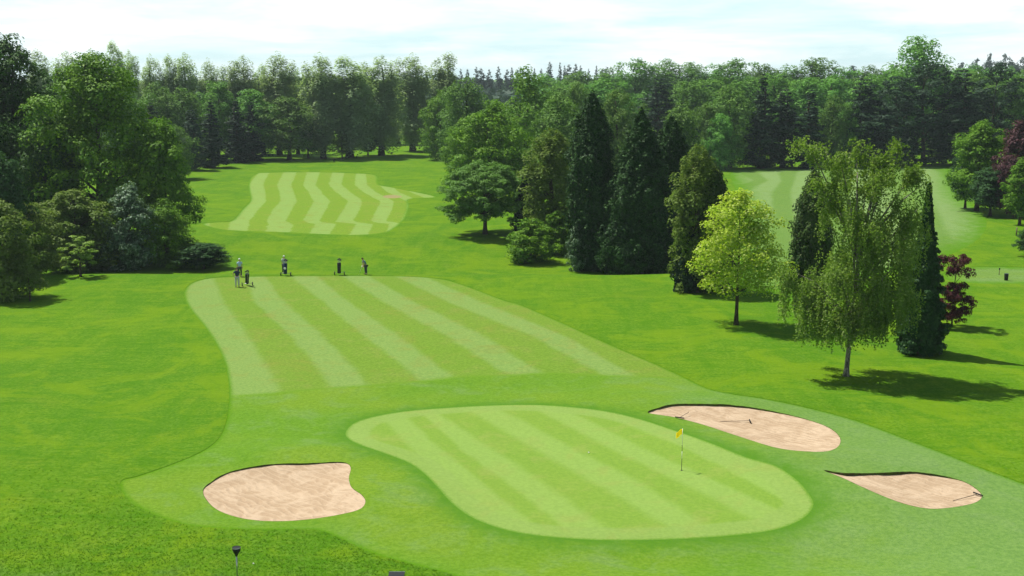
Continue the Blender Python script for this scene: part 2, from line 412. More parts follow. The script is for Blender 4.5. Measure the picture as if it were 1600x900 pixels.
def build_ground():
    verts, edges = [], []
    def add_poly(poly, closed=True):
        s = len(verts)
        verts.extend([Vector((p[0], p[1])) for p in poly])
        n = len(poly)
        edges.extend([(s + i, s + (i + 1) % n) for i in range(n if closed else n - 1)])
    for k, p in WP.items(): add_poly(p)
    add_poly(WCUT, False)
    rnd = random.Random(3)
    d = 28.0
    while d < 460:
        hw = 0.56 * d + 4
        n = int(2 * hw / (d * 0.0125 + 0.05)) if d < 300 else 90
        n = min(n, 105)
        for i in range(n + 1):
            verts.append(Vector((-hw + 2 * hw * (i + rnd.uniform(-.25, .25)) / n, d + rnd.uniform(-.2, .2) * d * 0.01)))
        d *= 1.013
    for d in (-60, -20, 0, 8, 15, 21, 25):
        for x in range(-60, 61, 6): verts.append(Vector((x + rnd.random(), d)))
    d = 480
    while d < 3000:
        for i in range(41): verts.append(Vector((-1.1 * d + 2.2 * d * i / 40, d + rnd.random())))
        d *= 1.12
    for p in ((-3600, -180), (3600, -180), (-3600, 3200), (3600, 3200)): verts.append(Vector(p))
    # keep loose points away from outlines' own vertices is not needed: the triangulation merges within eps
    vo, eo, fo, _, _, _ = geometry.delaunay_2d_cdt(verts, edges, [], 0, 1e-4)
    V = np.array([(v[0], v[1]) for v in vo]); T = np.array([f for f in fo if len(f) == 3], dtype=np.int32)
    c = V[T].mean(axis=1)
    ins = {k: inside(c, p) for k, p in WP.items()}
    # side of the cut line
    cx = np.array([p[0] for p in WCUT]); cy = np.array([p[1] for p in WCUT])
    beyond = c[:, 1] > np.interp(c[:, 0], cx, cy)
    zone = np.zeros(len(T), int)
    zone[ins['farf']] = 5; zone[ins['tee']] = 8; zone[ins['back']] = 4; zone[ins['bb']] = 9
    zone[ins['short']] = 1
    zone[ins['short'] & beyond] = 2
    zone[ins['green']] = 3
    for i in range(3): zone[ins['b%d' % i]] = 10 + i
    Z = hgt(V[:, 0], V[:, 1])
    def sub(z, name, mat, rows=None, epoly=None, cut=None, gd=None):
        t = T[zone == z]; ids, inv = np.unique(t, return_inverse=True)
        P = np.column_stack([V[ids], Z[ids] + (0.018 if z == 0 else 0.0)])
        tri = inv.reshape(-1, 3)
        if z == 0:      # the cut face where long grass meets mown turf
            for key in ('short', 'back', 'farf', 'tee'):
                pl = np.array([tuple(p) for p in WP[key]]); n = len(pl); b = len(P)
                hz_ = hgt(pl[:, 0], pl[:, 1])
                P = np.concatenate([P, np.column_stack([pl, hz_ + .018]), np.column_stack([pl, hz_ - .01])])
                k = np.arange(n); k2 = (k + 1) % n
                tri = np.concatenate([tri, np.column_stack([b + k, b + k2, b + n + k]), np.column_stack([b + k2, b + n + k2, b + n + k])])
        me = np_mesh(name, P, tri, mat, True, 3)
        if rows:
            px, py = proj(P[:, 0], P[:, 1], P[:, 2])
            u = np.array([stripe_u(a, b, rows) for a, b in zip(px, py)], dtype=np.float32)
            me.attributes.new('stripe', 'FLOAT', 'POINT').data.foreach_set('value', u)
        if epoly:
            me.attributes.new('edge', 'FLOAT', 'POINT').data.foreach_set('value', edge_dist(P[:, :2], epoly).astype(np.float32))
        if gd is not None:
            me.attributes.new('gd', 'FLOAT', 'POINT').data.foreach_set('value', edge_dist(P[:, :2], gd).astype(np.float32))
        if cut is not None:
            d = np.full(len(P), 1e9)
            for a, b in zip(cut, cut[1:]):
                a = np.array(a); b = np.array(b); ab = b - a
                t = np.clip(((P[:, :2] - a) @ ab) / max(ab @ ab, 1e-9), 0, 1)
                d = np.minimum(d, np.linalg.norm(P[:, :2] - (a + t[:, None] * ab), axis=1))
            me.attributes.new('cut', 'FLOAT', 'POINT').data.foreach_set('value', d.astype(np.float32))
        return link(bpy.data.objects.new(name, me))
    tag(sub(0, 'ground', G_ROUGH), 'bright green rough grass of the course', kind='structure')
    tag(sub(1, 'apron_turf', G_APRON, None, WP['short'], gd=WP['green']), 'short mown turf surrounding the green and bunkers', kind='structure')
    tag(sub(2, 'fairway', G_FAIR, ST_FAIR, WP['short'], WCUT), 'striped fairway leading away from the green', kind='structure')
    tag(sub(3, 'putting_green', G_GREEN, ST_GREEN, WP['green']), 'pale striped putting green around the flag', kind='structure')
    tag(sub(4, 'far_fairway', G_BACK, ST_BACK, WP['back']), 'wavy striped mown patch beyond the golfers', kind='structure')
    tag(sub(5, 'side_fairway', G_FAR, ST_FAR, WP['farf']), 'pale mown fairway behind the birch', kind='structure')
    tag(sub(8, 'tee_ground', G_TEE, None, WP['tee']), 'pale mown tee beside the right edge', kind='structure')
    tag(sub(9, 'bare_soil', G_SOIL), 'small bare sandy scrape on the far mown patch', kind='structure')
    # bunkers
    LAB = ['large sand bunker at the lower left with a notched right side', 'long curved sand bunker behind the flag, with two rakes', 'smaller pointed sand bunker near the right edge of the photo']
    nrm = Vector((-0.45, 0.9)).normalized()
    for i in range(3):
        poly = WP['b%d' % i]; n = len(poly)
        t = T[zone == 10 + i]; ids, inv = np.unique(t, return_inverse=True)
        P = V[ids]; ed = edge_dist(P, poly)
        cen = np.array(poly).mean(axis=0)
        PA = np.array(poly)
        # outward normals along the outline give the depth of the lip
        tg = np.roll(PA, -1, axis=0) - np.roll(PA, 1, axis=0)
        area = 0.5 * np.sum(PA[:, 0] * np.roll(PA[:, 1], -1) - np.roll(PA[:, 0], -1) * PA[:, 1])
        on = np.column_stack([tg[:, 1], -tg[:, 0]]) * (1 if area > 0 else -1)
        on /= np.linalg.norm(on, axis=1)[:, None] + 1e-9
        rr = np.random.RandomState(i + 5)
        drop = 0.015 + (0.05, 0.10, 0.11)[i] * np.clip(on @ np.array(nrm), 0, 1) ** 1.3 * (0.35 + 1.3 * rr.rand(n))
        drop = 0.5 * drop + 0.25 * (np.roll(drop, 1) + np.roll(drop, -1))
        D = np.linalg.norm(P[:, None, :] - PA[None], axis=2); w = 1 / (D ** 3 + 1e-6)
        dr = (w * drop).sum(1) / w.sum(1)
        zz = Z[ids] - dr - 0.28 * (1 - np.exp(-ed / 2.2))
        root = empty('sand_bunker', (float(cen[0]), float(cen[1]), float(hgt(*cen))))
        tag(root, LAB[i], 'bunker', 'sand bunkers around the green')
        off = np.array(root.location)
        me = np_mesh('sand', np.column_stack([P, zz]) - off, inv.reshape(-1, 3), M_SAND, True, 3)
        link(bpy.data.objects.new('sand', me), root)
        LV, LF = [], []
        for j in range(n):
            x, y = poly[j]; z = float(hgt(x, y)); o = on[j]
            r = (rr.rand() * 0.04 + 0.02) * min(1.0, drop[j] * 12) - 0.01
            LV += [(x + o[0] * 0.05, y + o[1] * 0.05, z - 0.01), (x - o[0] * r, y - o[1] * r, z + 0.001 + min(1.0, drop[j] * 12) * (rr.rand() * 0.03)), (x + o[0] * 0.02, y + o[1] * 0.02, z - drop[j] - 0.06)]
        for j in range(n):
            a, b = 3 * j, 3 * ((j + 1) % n)
            LF += [(a, b, b + 1, a + 1), (a + 1, b + 1, b + 2, a + 2)]
        link(bpy.data.objects.new('grass_lip', np_mesh('grass_lip', np.array(LV) - off, LF, M_LIP, True)), root)
    return V, T, zone, Z
GV, GT, GZONE, GZ = build_ground()

def build_tufts():
    rs = np.random.RandomState(11)
    t = GT[GZONE == 0]; A = GV[t[:, 0]]; B = GV[t[:, 1]]; C = GV[t[:, 2]]
    cen = (A + B + C) / 3
    px, py = proj(cen[:, 0], cen[:, 1], np.zeros(len(cen)))
    ok = (py > 640) & (py < 960) & (px > -90) & (px < 1690)
    A, B, C, cen, py = A[ok], B[ok], C[ok], cen[ok], py[ok]
    ar = 0.5 * np.abs((B[:, 0] - A[:, 0]) * (C[:, 1] - A[:, 1]) - (C[:, 0] - A[:, 0]) * (B[:, 1] - A[:, 1]))
    w = ar * (40.0 / cen[:, 1]) ** 2.0 * np.clip((py - 700) / 180, 0, 1) ** 2; w /= w.sum()
    N = 22000
    k = rs.choice(len(A), N, p=w)
    u, v = rs.rand(N), rs.rand(N); m = u + v > 1; u[m], v[m] = 1 - u[m], 1 - v[m]
    P = A[k] + u[:, None] * (B[k] - A[k]) + v[:, None] * (C[k] - A[k])
    keep = edge_dist(P, WP['short']) > 0.05
    P = P[keep]; N = len(P)
    # tufts gather where a slow wave says the grass is longer
    q = np.sin(P[:, 0] * 1.3 + 2 * np.sin(P[:, 1] * 0.9)) * np.sin(P[:, 1] * 1.7 + np.sin(P[:, 0] * 0.7)) + 0.6 * rs.rand(N)
    q = rs.rand(N)
    z = hgt(P[:, 0], P[:, 1]) + .015
    s = (0.03 + 0.035 * rs.rand(N)) * (0.8 + 0.4 * np.clip(q, 0, 1)) * np.clip(P[:, 1] / 50, 0.8, 1.4)
    V, Fc = [], []
    for b in range(3):
        a = rs.rand(N) * 6.283; ca, sa = np.cos(a), np.sin(a); wd = s * 0.28
        lx, ly = (rs.rand(N) - .5) * s * 3.4, (rs.rand(N) - .5) * s * 3.4
        ox, oy = (rs.rand(N) - .5) * s, (rs.rand(N) - .5) * s
        x, y = P[:, 0] + ox, P[:, 1] + oy
        V.append(np.stack([np.column_stack([x - ca * wd, y - sa * wd, z - .01]), np.column_stack([x + ca * wd, y + sa * wd, z - .01]),
                           np.column_stack([x + lx, y + ly, z + s])], axis=1).reshape(-1, 3))
    V = np.concatenate(V); Fc = np.arange(len(V)).reshape(-1, 3)
    me = np_mesh('rough_grass_tufts', V, Fc, leaf_mat('tuft_blades', (0.07, 0.19, 0.004), (0.095, 0.21, 0.005), (0.14, 0.25, 0.03), 0.4), False, 3)
    tag(link(bpy.data.objects.new('rough_grass_tufts', me)), 'short tufts of rough grass', 'grass', kind='stuff')
build_tufts()

# ------------------------------------------------------------------ trees
def rand_dirs(rs, n):
    v = rs.normal(size=(n, 3)); return v / np.linalg.norm(v, axis=1)[:, None]

def leaf_quads(name, P, N, S, rs, mat, asp=0.6):
    n = len(P)
    N = N / (np.linalg.norm(N, axis=1)[:, None] + 1e-9)
    r = rand_dirs(rs, n)
    U = np.cross(N, r); U /= np.linalg.norm(U, axis=1)[:, None] + 1e-9
    W = np.cross(N, U)
    S = S[:, None]
    bend = N * S * 0.18
    V = np.stack([P - U * S * .5 - bend, P - W * S * .5 * asp + U * S * 0.05, P + U * S * .5 - bend, P + W * S * .5 * asp + U * S * 0.05], axis=1).reshape(-1, 3)
    return np_mesh(name, V, np.arange(4 * n).reshape(-1, 4), mat)

def blobs_for(rs, prof, z0, z1, Rr, n, br, flat=0.8, inner=0.35, zpow=1.0, taper=False):
    out = []
    for i in range(n):
        t = ((i + rs.rand()) / n) ** zpow
        a = i * 2.39996 + rs.rand() * 0.9
        r = prof(t) * Rr
        b = br * (0.75 + 0.5 * rs.rand()) * (0.55 + 0.45 * min(1.0, prof(t) + 0.2))
        if taper: b *= 0.22 + 0.78 * min(1.0, 1.5 * prof(t))
        rad = max(0.0, (inner + (1 - inner) * math.sqrt(rs.rand())) * r - b * 0.75)
        z = z0 + t * max(z1 - b * flat * 0.8 - z0, 0.1)
        out.append((rad * math.cos(a), rad * math.sin(a), z, b, b * flat))
    return out

def leaves_from(rs, blobs, n, size, sub=7, upb=0.3, jit=0.7, sr=0.5):
    B = np.array(blobs)
    sb = []
    for (x, y, z, b, bz) in blobs:
        d = rand_dirs(rs, sub); d[:, 2] = d[:, 2] * 0.9 + 0.12
        rr = 0.55 + 0.3 * rs.rand(sub)
        for k in range(sub):
            s = sr * (0.7 + 0.6 * rs.rand())
            sb.append((x + d[k, 0] * b * rr[k], y + d[k, 1] * b * rr[k], z + d[k, 2] * bz * rr[k], b * s, bz * s))
    S = np.array(sb)
    w = S[:, 3] ** 2; w /= w.sum()
    k = rs.choice(len(S), n, p=w)
    d = rand_dirs(rs, n)
    flip = (d[:, 2] < -0.2) & (rs.rand(n) < 0.5); d[flip, 2] *= -1
    q = 1 - np.abs(rs.normal(size=n)) * 0.22 + rs.rand(n) * 0.12
    P = S[k, :3] + d * np.column_stack([S[k, 3], S[k, 3], S[k, 4]]) * q[:, None]
    out = P - (B[:, :3].mean(0)); out /= np.linalg.norm(out, axis=1)[:, None] + 1e-6
    N = d * 1.0 + out * 0.45 + rs.normal(size=(n, 3)) * jit * 0.36; N[:, 2] += upb
    return P, N, size * (0.65 + 0.7 * rs.rand(n))

def trunk_bm(rs, h, r, blobs=(), limbs=10, bend=0.03, zs=0.25, top=0.85, r_top=0.25):
    bm = bmesh.new()
    n = 8; pts, rad = [], []
    ph = rs.rand() * 6
    for i in range(n + 1):
        t = i / n
        pts.append(Vector((math.sin(t * 3 + ph) * bend * h * t, math.cos(t * 2.3 + ph) * bend * h * t, t * h * top - 0.15 * (i == 0))))
        rad.append(r * (1.0 - (1 - r_top) * t) * (1.45 if i == 0 else 1.0))
    tube(bm, pts, rad, 9)
    if len(blobs):
        idx = rs.choice(len(blobs), min(limbs, len(blobs)), replace=False)
        for k in idx:
            x, y, z, b, _ = blobs[k]
            zb = max(zs * h, min(z - 0.35 * math.hypot(x, y) - 0.1 * h * rs.rand(), h * top * 0.92))
            t = zb / (h * top); i = min(int(t * n), n - 1); p0 = pts[i].lerp(pts[i + 1], t * n - i)
            p2 = Vector((x, y, z)); p1 = p0.lerp(p2, 0.5) + Vector((0, 0, 0.04 * h))
            rr = r * (1 - 0.75 * t) * 0.55
            tube(bm, [p0, p1, p2], [rr, rr * 0.6, rr * 0.2], 6)
    return bm

PROTO = {}
def proto(key, name, Hp, Wp, trunk, crown):
    bm, bark = trunk
    me = bpy.data.meshes.new('trunk'); bm.to_mesh(me); bm.free(); me.materials.append(bark)
    crown.name = 'crown'
    co_ = np.empty(len(crown.vertices) * 3, dtype=np.float32); crown.vertices.foreach_get('co', co_); co_ = co_.reshape(-1, 3)
    Wp = 2 * float(np.percentile(np.hypot(co_[:, 0], co_[:, 1]), 96)) * 0.97; Hp = float(np.percentile(co_[:, 2], 99.8))
    PROTO[key] = (name, Hp, Wp, me, crown)

def ell(t, p=0.55):
    t = min(1.0, max(0.0, t)); m = 0.22 + 0.25 * (p - 0.4) * 2
    return (0.55 + 0.45 * math.sin(t / m * math.pi / 2)) if t < m else math.sqrt(max(0.0, 1 - ((t - m) / (1 - m)) ** 2.2))
def cone_p(t): return (1 - t) ** 0.75 * min(1.0, 0.75 + t * 2.5)
def col_p(t): return min(1.0, 0.72 + t * 1.3) * (1 - max(0, (t - 0.45) / 0.55) ** 2.2) ** 0.7

def mk_broad(key, seed, mat, Hp=18, Wp=15, nl=9000, ls=0.5, nb=34, br=2.6, z0=0.16, p=0.62, name='broadleaf_tree', sub=7, flat=0.8, limbs=8, wob=0.25):
    rs = np.random.RandomState(seed)
    B = blobs_for(rs, lambda t: ell(t * 0.94 + 0.05, p) * (1 - wob * rs.rand()), z0 * Hp, Hp, Wp / 2, nb, br, flat)
    P, N, S = leaves_from(rs, B, nl, ls, sub, upb=0.65, sr=0.42)
    proto(key, name, Hp, Wp, (trunk_bm(rs, Hp, Hp * 0.020, B, limbs), BARK), leaf_quads(key, P, N, S, rs, mat))

for i in range(4): mk_broad('wood%d' % i, 20 + i, L_FOREST, nl=12000, ls=0.42, z0=0.04, flat=1.05, nb=30 + 6 * i, br=2.9 - 0.25 * i, p=(0.62, 0.75, 0.55, 0.68)[i])
for i in range(2): mk_broad('woodopen%d' % i, 50 + i, L_FOREST, nl=10000, ls=0.42, z0=0.17, nb=34, br=2.4)
mk_broad('woodbright', 31, L_BRIGHT, nl=9500, ls=0.42, nb=34)
mk_broad('big', 33, L_BROAD, Hp=19, Wp=17, nl=42000, ls=0.30, nb=70, br=2.2, z0=0.06, sub=9, limbs=20)
mk_broad('big2', 34, leaf_mat('dark_broadleaf_foliage', (0.028, 0.085, 0.012), (0.045, 0.115, 0.014), (0.08, 0.17, 0.02), 0.12), Hp=19, Wp=14, nl=36000, ls=0.30, nb=64, br=2.0, z0=0.06, sub=9, limbs=20)  # leaf colour darker than that of the biggest left tree
mk_broad('mid', 35, L_BROAD, Hp=14, Wp=12, nl=22000, ls=0.30, nb=50, br=1.9, z0=0.05, sub=8)
mk_broad('midb', 36, L_BRIGHT, Hp=12, Wp=9, nl=15000, ls=0.28, nb=40, br=1.6, z0=0.14, sub=8)
mk_broad('bush', 37, L_BROAD, Hp=4.5, Wp=5, nl=9000, ls=0.17, nb=30, br=0.85, z0=0.0, name='shrub', sub=7)
mk_broad('bushs', 38, L_SILVER, Hp=6, Wp=5, nl=11000, ls=0.20, nb=34, br=0.9, z0=0.0, name='shrub', sub=7)
mk_broad('busho', 39, L_OLIVE, Hp=6, Wp=6, nl=14000, ls=0.18, nb=46, br=0.9, z0=0.02, name='shrub', sub=8)
mk_broad('copper', 40, L_COPPER, Hp=9, Wp=8, nl=14000, ls=0.25, nb=46, br=1.3, z0=0.08, name='copper_beech_tree')
mk_broad('round_dark', 41, leaf_mat('dark_round_foliage', (0.03, 0.085, 0.022), (0.045, 0.11, 0.03), (0.07, 0.15, 0.05)), Hp=7, Wp=5.5, nl=11000, ls=0.22, nb=34, br=1.1, z0=0.2)
mk_broad('round_bright', 42, L_BRIGHT, Hp=8, Wp=6, nl=11000, ls=0.22, nb=34, br=1.1, z0=0.22)
mk_broad('tall_olive', 43, L_OLIVE, Hp=13, Wp=6, nl=17000, ls=0.22, nb=60, br=1.0, z0=0.06, p=0.7, flat=1.5, name='feathery_tree')
mk_broad('sap', 44, L_OLIVE, Hp=3.6, Wp=2.6, nl=1500, ls=0.14, nb=16, br=0.42, z0=0.22, name='sapling_tree', wob=0.5)
mk_broad('sapb', 45, leaf_mat('sapling_yellow_green_foliage', (0.20, 0.33, 0.05), (0.25, 0.38, 0.07), (0.36, 0.46, 0.14), 0.4), Hp=3.8, Wp=3.2, nl=2200, ls=0.15, nb=20, br=0.45, z0=0.2, name='sapling_tree', wob=0.5, flat=0.5)

for i in range(3):     # tall hazy poplars with several leaders
    rs = np.random.RandomState(60 + i); Hp, Wp = 22, 9
    B = []
    for (lx, ly, top, w) in ((0, 0, 1.0, 1.0), (1.7, 0.5, 0.90, .7), (-1.8, -0.4, 0.86 + 0.04 * i, .7), (0.2, -1.6, 0.93, .6)):
        for (x, y, z, b, bz) in blobs_for(rs, lambda t: ell(t, 0.6) ** 1.3, 0.10 * Hp, Hp * top, Wp * 0.5 * w * .75, 15, 1.35, 1.7, 0.2):
            B.append((x + lx * (0.4 + .6 * z / Hp), y + ly, z, b, bz))
    P, N, S = leaves_from(rs, B, 20000, 0.34, 7, upb=1.2, sr=0.6, jit=0.9)
    proto('poplar%d' % i, 'poplar_tree', Hp, Wp, (trunk_bm(rs, Hp, 0.36, B, 12), BARK), leaf_quads('p', P, N, S, rs, L_POPLAR))

for i in range(3):     # irregular dark pines and firs
    rs = np.random.RandomState(70 + i); Hp, Wp = 20, (11, 8, 13)[i]
    pf = (lambda t: (1 - t) ** 0.5 * min(1, .7 + t), cone_p, lambda t: ell(t * .95, .7))[i]
    B = blobs_for(rs, lambda t: pf(t) * (1 - .3 * rs.rand()), 0.02 * Hp, Hp, Wp / 2, 50, 1.6, 0.6, taper=(i != 2))
    P, N, S = leaves_from(rs, B, 9500, 0.42, 7)
    proto('pine%d' % i, 'pine_tree', Hp, Wp, (trunk_bm(rs, Hp, 0.33, B, 10), BARK), leaf_quads('p', P, N, S, rs, L_PINE))

rs = np.random.RandomState(80)    # spiky distant spruce
B = blobs_for(rs, lambda t: (1 - t) ** 0.8, 0.5, 20, 4.2, 60, 1.5, 0.8, taper=True)
P, N, S = leaves_from(rs, B, 2600, 0.7, 5)
proto('spruce', 'spruce_tree', 20, 7, (trunk_bm(rs, 20, 0.3), BARK), leaf_quads('p', P, N, S, rs, L_FAR))
rs = np.random.RandomState(81)
B = blobs_for(rs, lambda t: ell(t, .6), 2.0, 16, 7, 26, 2.4, 0.8)
P, N, S = leaves_from(rs, B, 2500, 0.8, 5)
proto('farround', 'distant_tree', 16, 14, (trunk_bm(rs, 16, 0.3), BARK), leaf_quads('p', P, N, S, rs, L_FAR))

def mk_cypress(key, seed, Hp, Wp, nl, prof, mat, ls=0.19, nb=190, br=0.62, flat=1.5, name='cypress_tree', droop=False, zpow=1.1, taper=True):
    rs = np.random.RandomState(seed)
    B = blobs_for(rs, lambda t: prof(t) * (0.9 + .12 * rs.rand()), 0.02 * Hp, Hp, Wp / 2, nb, br, flat, 0.8, zpow, taper=taper)
    P, N, S = leaves_from(rs, B, nl, ls, 6, upb=0.45 if not droop else 0.2, jit=0.9)
    # a full inner body so the dense evergreen is never see-through
    q = rand_dirs(rs, nl // 6); t = rs.rand(nl // 6); r = np.array([prof(x) for x in t]) * Wp * .36; a = rs.rand(nl // 6) * 6.283
    P2 = np.column_stack([r * np.cos(a), r * np.sin(a), (0.02 + .95 * t) * Hp]); N2 = np.column_stack([np.cos(a), np.sin(a), 0.3 + 0 * a]) + q * .5
    P = np.concatenate([P, P2]); N = np.concatenate([N, N2]); S = np.concatenate([S, np.full(len(P2), ls * 2.2)])
    proto(key, name, Hp, Wp, (trunk_bm(rs, Hp, Hp * 0.018, (), 0, 0.004), BARK), leaf_quads(key, P, N, S, rs, mat, 0.75))
mk_cypress('cyp_col', 90, 16, 4.6, 34000, col_p, L_CYP)
mk_cypress('cyp_cone', 91, 16, 7.5, 50000, lambda t: min(1, .86 + t) * (1 - t ** 1.7) ** 0.75, L_CYP, nb=260, br=0.72)
mk_cypress('cyp_brown', 92, 11, 4.4, 24000, col_p, leaf_mat('bronze_conifer_foliage', (0.025, 0.070, 0.014), (0.060, 0.115, 0.022), (0.12, 0.15, 0.05), 0.2), nb=120)
mk_cypress('fir', 93, 11, 3.8, 22000, lambda t: (1 - t) ** 0.85, leaf_mat('fir_foliage', (0.018, 0.058, 0.016), (0.030, 0.080, 0.020), (0.06, 0.125, 0.04), 0.12), nb=120, br=0.6, flat=0.55, name='fir_tree')
mk_cypress('dark_spire', 94, 8, 2.2, 9000, cone_p, L_DARK, nb=70, br=0.35)

# dome tree: flat plates of foliage
rs = np.random.RandomState(100); Hp, Wp = 7.6, 9.0; B = []
for i in range(64):
    t = (i + .5) / 64; a = i * 2.39996; r = Wp / 2 * (0.10 + .82 * math.sqrt(t)) * (.92 + .1 * rs.rand())
    zc = 2.1 + (Hp - 2.5) * math.sqrt(max(0, 1 - (r / (Wp / 2 * 1.02)) ** 2)) * (1 if i % 3 else .72)
    B.append((r * math.cos(a) * .86, r * math.sin(a) * .86, zc - .1, 0.80 + .2 * rs.rand(), 0.52))
for i in range(60):
    a = i * 2.39996; r = Wp / 2 * (0.25 + .65 * rs.rand()); B.append((r * math.cos(a), r * math.sin(a), 1.7 + rs.rand() * 2.0, .7, .45))
P, N, S = leaves_from(rs, B, 36000, 0.19, 6, upb=0.8, jit=0.6)
proto('dome', 'dome_tree', Hp, Wp, (trunk_bm(rs, Hp, 0.20, B, 30, 0.01, 0.24), BARK), leaf_quads('d', P, N, S, rs, L_DOME))

# yellow maple
rs = np.random.RandomState(104); Hp, Wp = 10.0, 7.0
B = blobs_for(rs, lambda t: ell(t * .95 + .05, 0.60) * (1 - .28 * rs.rand()), 2.6, Hp, Wp / 2, 74, 0.78, 0.75, 0.45)
P, N, S = leaves_from(rs, B, 15500, 0.17, 8, jit=1.1, sr=0.62)
proto('maple', 'maple_tree', Hp, Wp, (trunk_bm(rs, Hp, 0.115, B, 34, 0.008, 0.24), BARK), leaf_quads('m', P, N, S, rs, L_YELLOW))

# purple small tree: sparse tiers
rs = np.random.RandomState(106); Hp, Wp = 5.2, 3.2; B = []
for i in range(60):
    z = (0.6, 1.1, 1.6, 2.0, 2.5, 3.7, 4.4)[i % 7] + .3 * rs.rand(); a = rs.rand() * 6.28; r = rs.rand() ** .5 * 1.5
    B.append((r * math.cos(a), r * math.sin(a), z, (.5), .32))
P, N, S = leaves_from(rs, B, 15000, 0.13, 6, jit=1.0)
proto('purple', 'purple_leaf_tree', Hp, Wp, (trunk_bm(rs, Hp, 0.07, B, 20, 0.02, 0.12), BARK), leaf_quads('u', P, N, S, rs, L_PURPLE))

# weeping birch built as hanging strands on arching limbs
rs = np.random.RandomState(110); Hp, Wp = 14.7, 8.6
bmb = bmesh.new()
tp = [Vector(p) for p in ((0, 0, -.1), (.02, 0, .6), (.12, .05, 2.2), (.22, .05, 4.2), (.42, 0, 6.2), (.35, .1, 8.2), (.15, 0, 10.4), (.1, 0, 12.6))]
tube(bmb, tp, [.24, .16, .135, .12, .10, .08, .05, .03], 10)
ends = []
lobes = [(-3.2, .3, 14.4), (-1.2, -.6, 13.3), (.2, .8, 14.0), (1.5, -.3, 13.2), (2.9, .4, 14.2), (3.9, 0, 12.6), (-2.7, -1.2, 12.0), (1.0, -1.8, 12.3), (-.6, 1.9, 12.6), (3.9, -.8, 10.6), 
         (3.1, -.9, 7.4), (-1.6, -2.4, 7.0), (1.5, -2.3, 6.3), (0, 2.6, 7.5), (-2.6, 1.0, 5.6), (2.2, 1.2, 5.6), (2.8, 1.6, 9.6), (-0.4, -2.7, 9.6), (2.0, -2.0, 9.2), 
         (-3.4, 0, 6.4), (3.0, 0, 8.6), (-.8, -1.8, 11.2), (.8, .4, 11.6), (-2.2, -.5, 4.8), (1.0, -1.6, 4.6), (-3.3, -.6, 4.4), (2.4, -1.0, 4.2), (-1.2, -1.4, 3.9), (3.4, .2, 5.4), (.6, 1.6, 4.0), (4.3, .3, 11.8), (4.2, -.4, 9.2)]
for (x, y, z) in lobes:
    zb = max(2.6, z * 0.55 - 0.3 * rs.rand()); i = max(j for j in range(len(tp)) if tp[j].z <= zb); p0 = tp[i].lerp(tp[min(i + 1, len(tp) - 1)], .5) if i < len(tp) - 1 else tp[i]
    p3 = Vector((x, y, z)); p1 = p0.lerp(p3, .35) + Vector((0, 0, .5)); p2 = p0.lerp(p3, .72) + Vector((0, 0, .45))
    tube(bmb, [p0, p1, p2, p3], [.085, .06, .04, .012], 6)
    ends.append((p0, p1, p2, p3))
PL, NL, SL = [], [], []
CL = []
for c in range(330):
    CL.append((rs.randint(len(ends)), 0.3 + 0.74 * rs.rand() ** 0.5, rs.normal(size=3) * np.array([.6, .6, .3]), rs.rand()))
for s in range(4200):
    ce, ct, co_, cl_ = CL[rs.randint(len(CL))]
    p0, p1, p2, p3 = ends[ce]
    t = ct
    q = p0 * (1 - t) ** 3 + 3 * p1 * t * (1 - t) ** 2 + 3 * p2 * t * t * (1 - t) + p3 * t ** 3
    up = q.z > 11.3 or (q.x < -1.8 and q.z > 7.5)
    sp_ = .5 if up else 1.0
    q = np.array(q) + co_ * sp_ + rs.normal(size=3) * np.array([.24, .24, .22])
    L = (0.35 + .6 * rs.rand()) if up else (0.7 + 1.9 * (0.7 * cl_ + .3 * rs.rand()) ** 1.2)
    L = min(L, max(0.4, q[2] - 0.9 - 1.6 * rs.rand() ** 2))
    n = int(L / .095) + 3; k = np.linspace(0, 1, n)
    d = rs.normal(size=2) * .22
    pp = np.column_stack([q[0] + d[0] * k, q[1] + d[1] * k, q[2] - L * k + .15 * (1 if not up else 2.5) * np.sin(k * 2.2)]) + rs.normal(size=(n, 3)) * .055
    PL.append(pp); NL.append(rs.normal(size=(n, 3)) + np.array([0, 0, .9]) + np.array([q[0], q[1], 0]) * .16); SL.append(.15 * (.7 + .6 * rs.rand(n)))
PL, NL, SL = map(np.concatenate, (PL, NL, SL))
proto('birch', 'birch_tree', Hp, Wp, (bmb, BARK_B), leaf_quads('b', PL, NL, SL, rs, L_BIRCH, .7))

ORD = ['first', 'second', 'third', 'fourth', 'fifth', 'sixth', 'seventh', 'eighth', 'ninth', 'tenth', 'eleventh', 'twelfth', 'thirteenth', 'fourteenth', 'fifteenth',
       'sixteenth', 'seventeenth', 'eighteenth', 'nineteenth', 'twentieth', 'twenty-first', 'twenty-second', 'twenty-third', 'twenty-fourth', 'twenty-fifth',
       'twenty-sixth', 'twenty-seventh', 'twenty-eighth', 'twenty-ninth', 'thirtieth']
TR = random.Random(5)
COUNT = {}
def tree(px, py, top, w, key, label, cat='tree', group=None, rz=None, sink=0.0):
    """px, py: foot of the trunk; top: height of the tip; w: spread, all read off the photograph and turned into metres"""
    name, Hp, Wp, mt, mc = PROTO[key]
    p = at(px, py); hh = ztop(p, top) - p.z; ww = w / ppm(p)
    e = empty(name, p, TR.uniform(0, 6.28) if rz is None else rz)
    e.scale = (ww / Wp, ww / Wp, hh / Hp)
    tag(e, label, cat, group)
    link(bpy.data.objects.new('trunk', mt), e); link(bpy.data.objects.new('crown', mc), e)
    return e

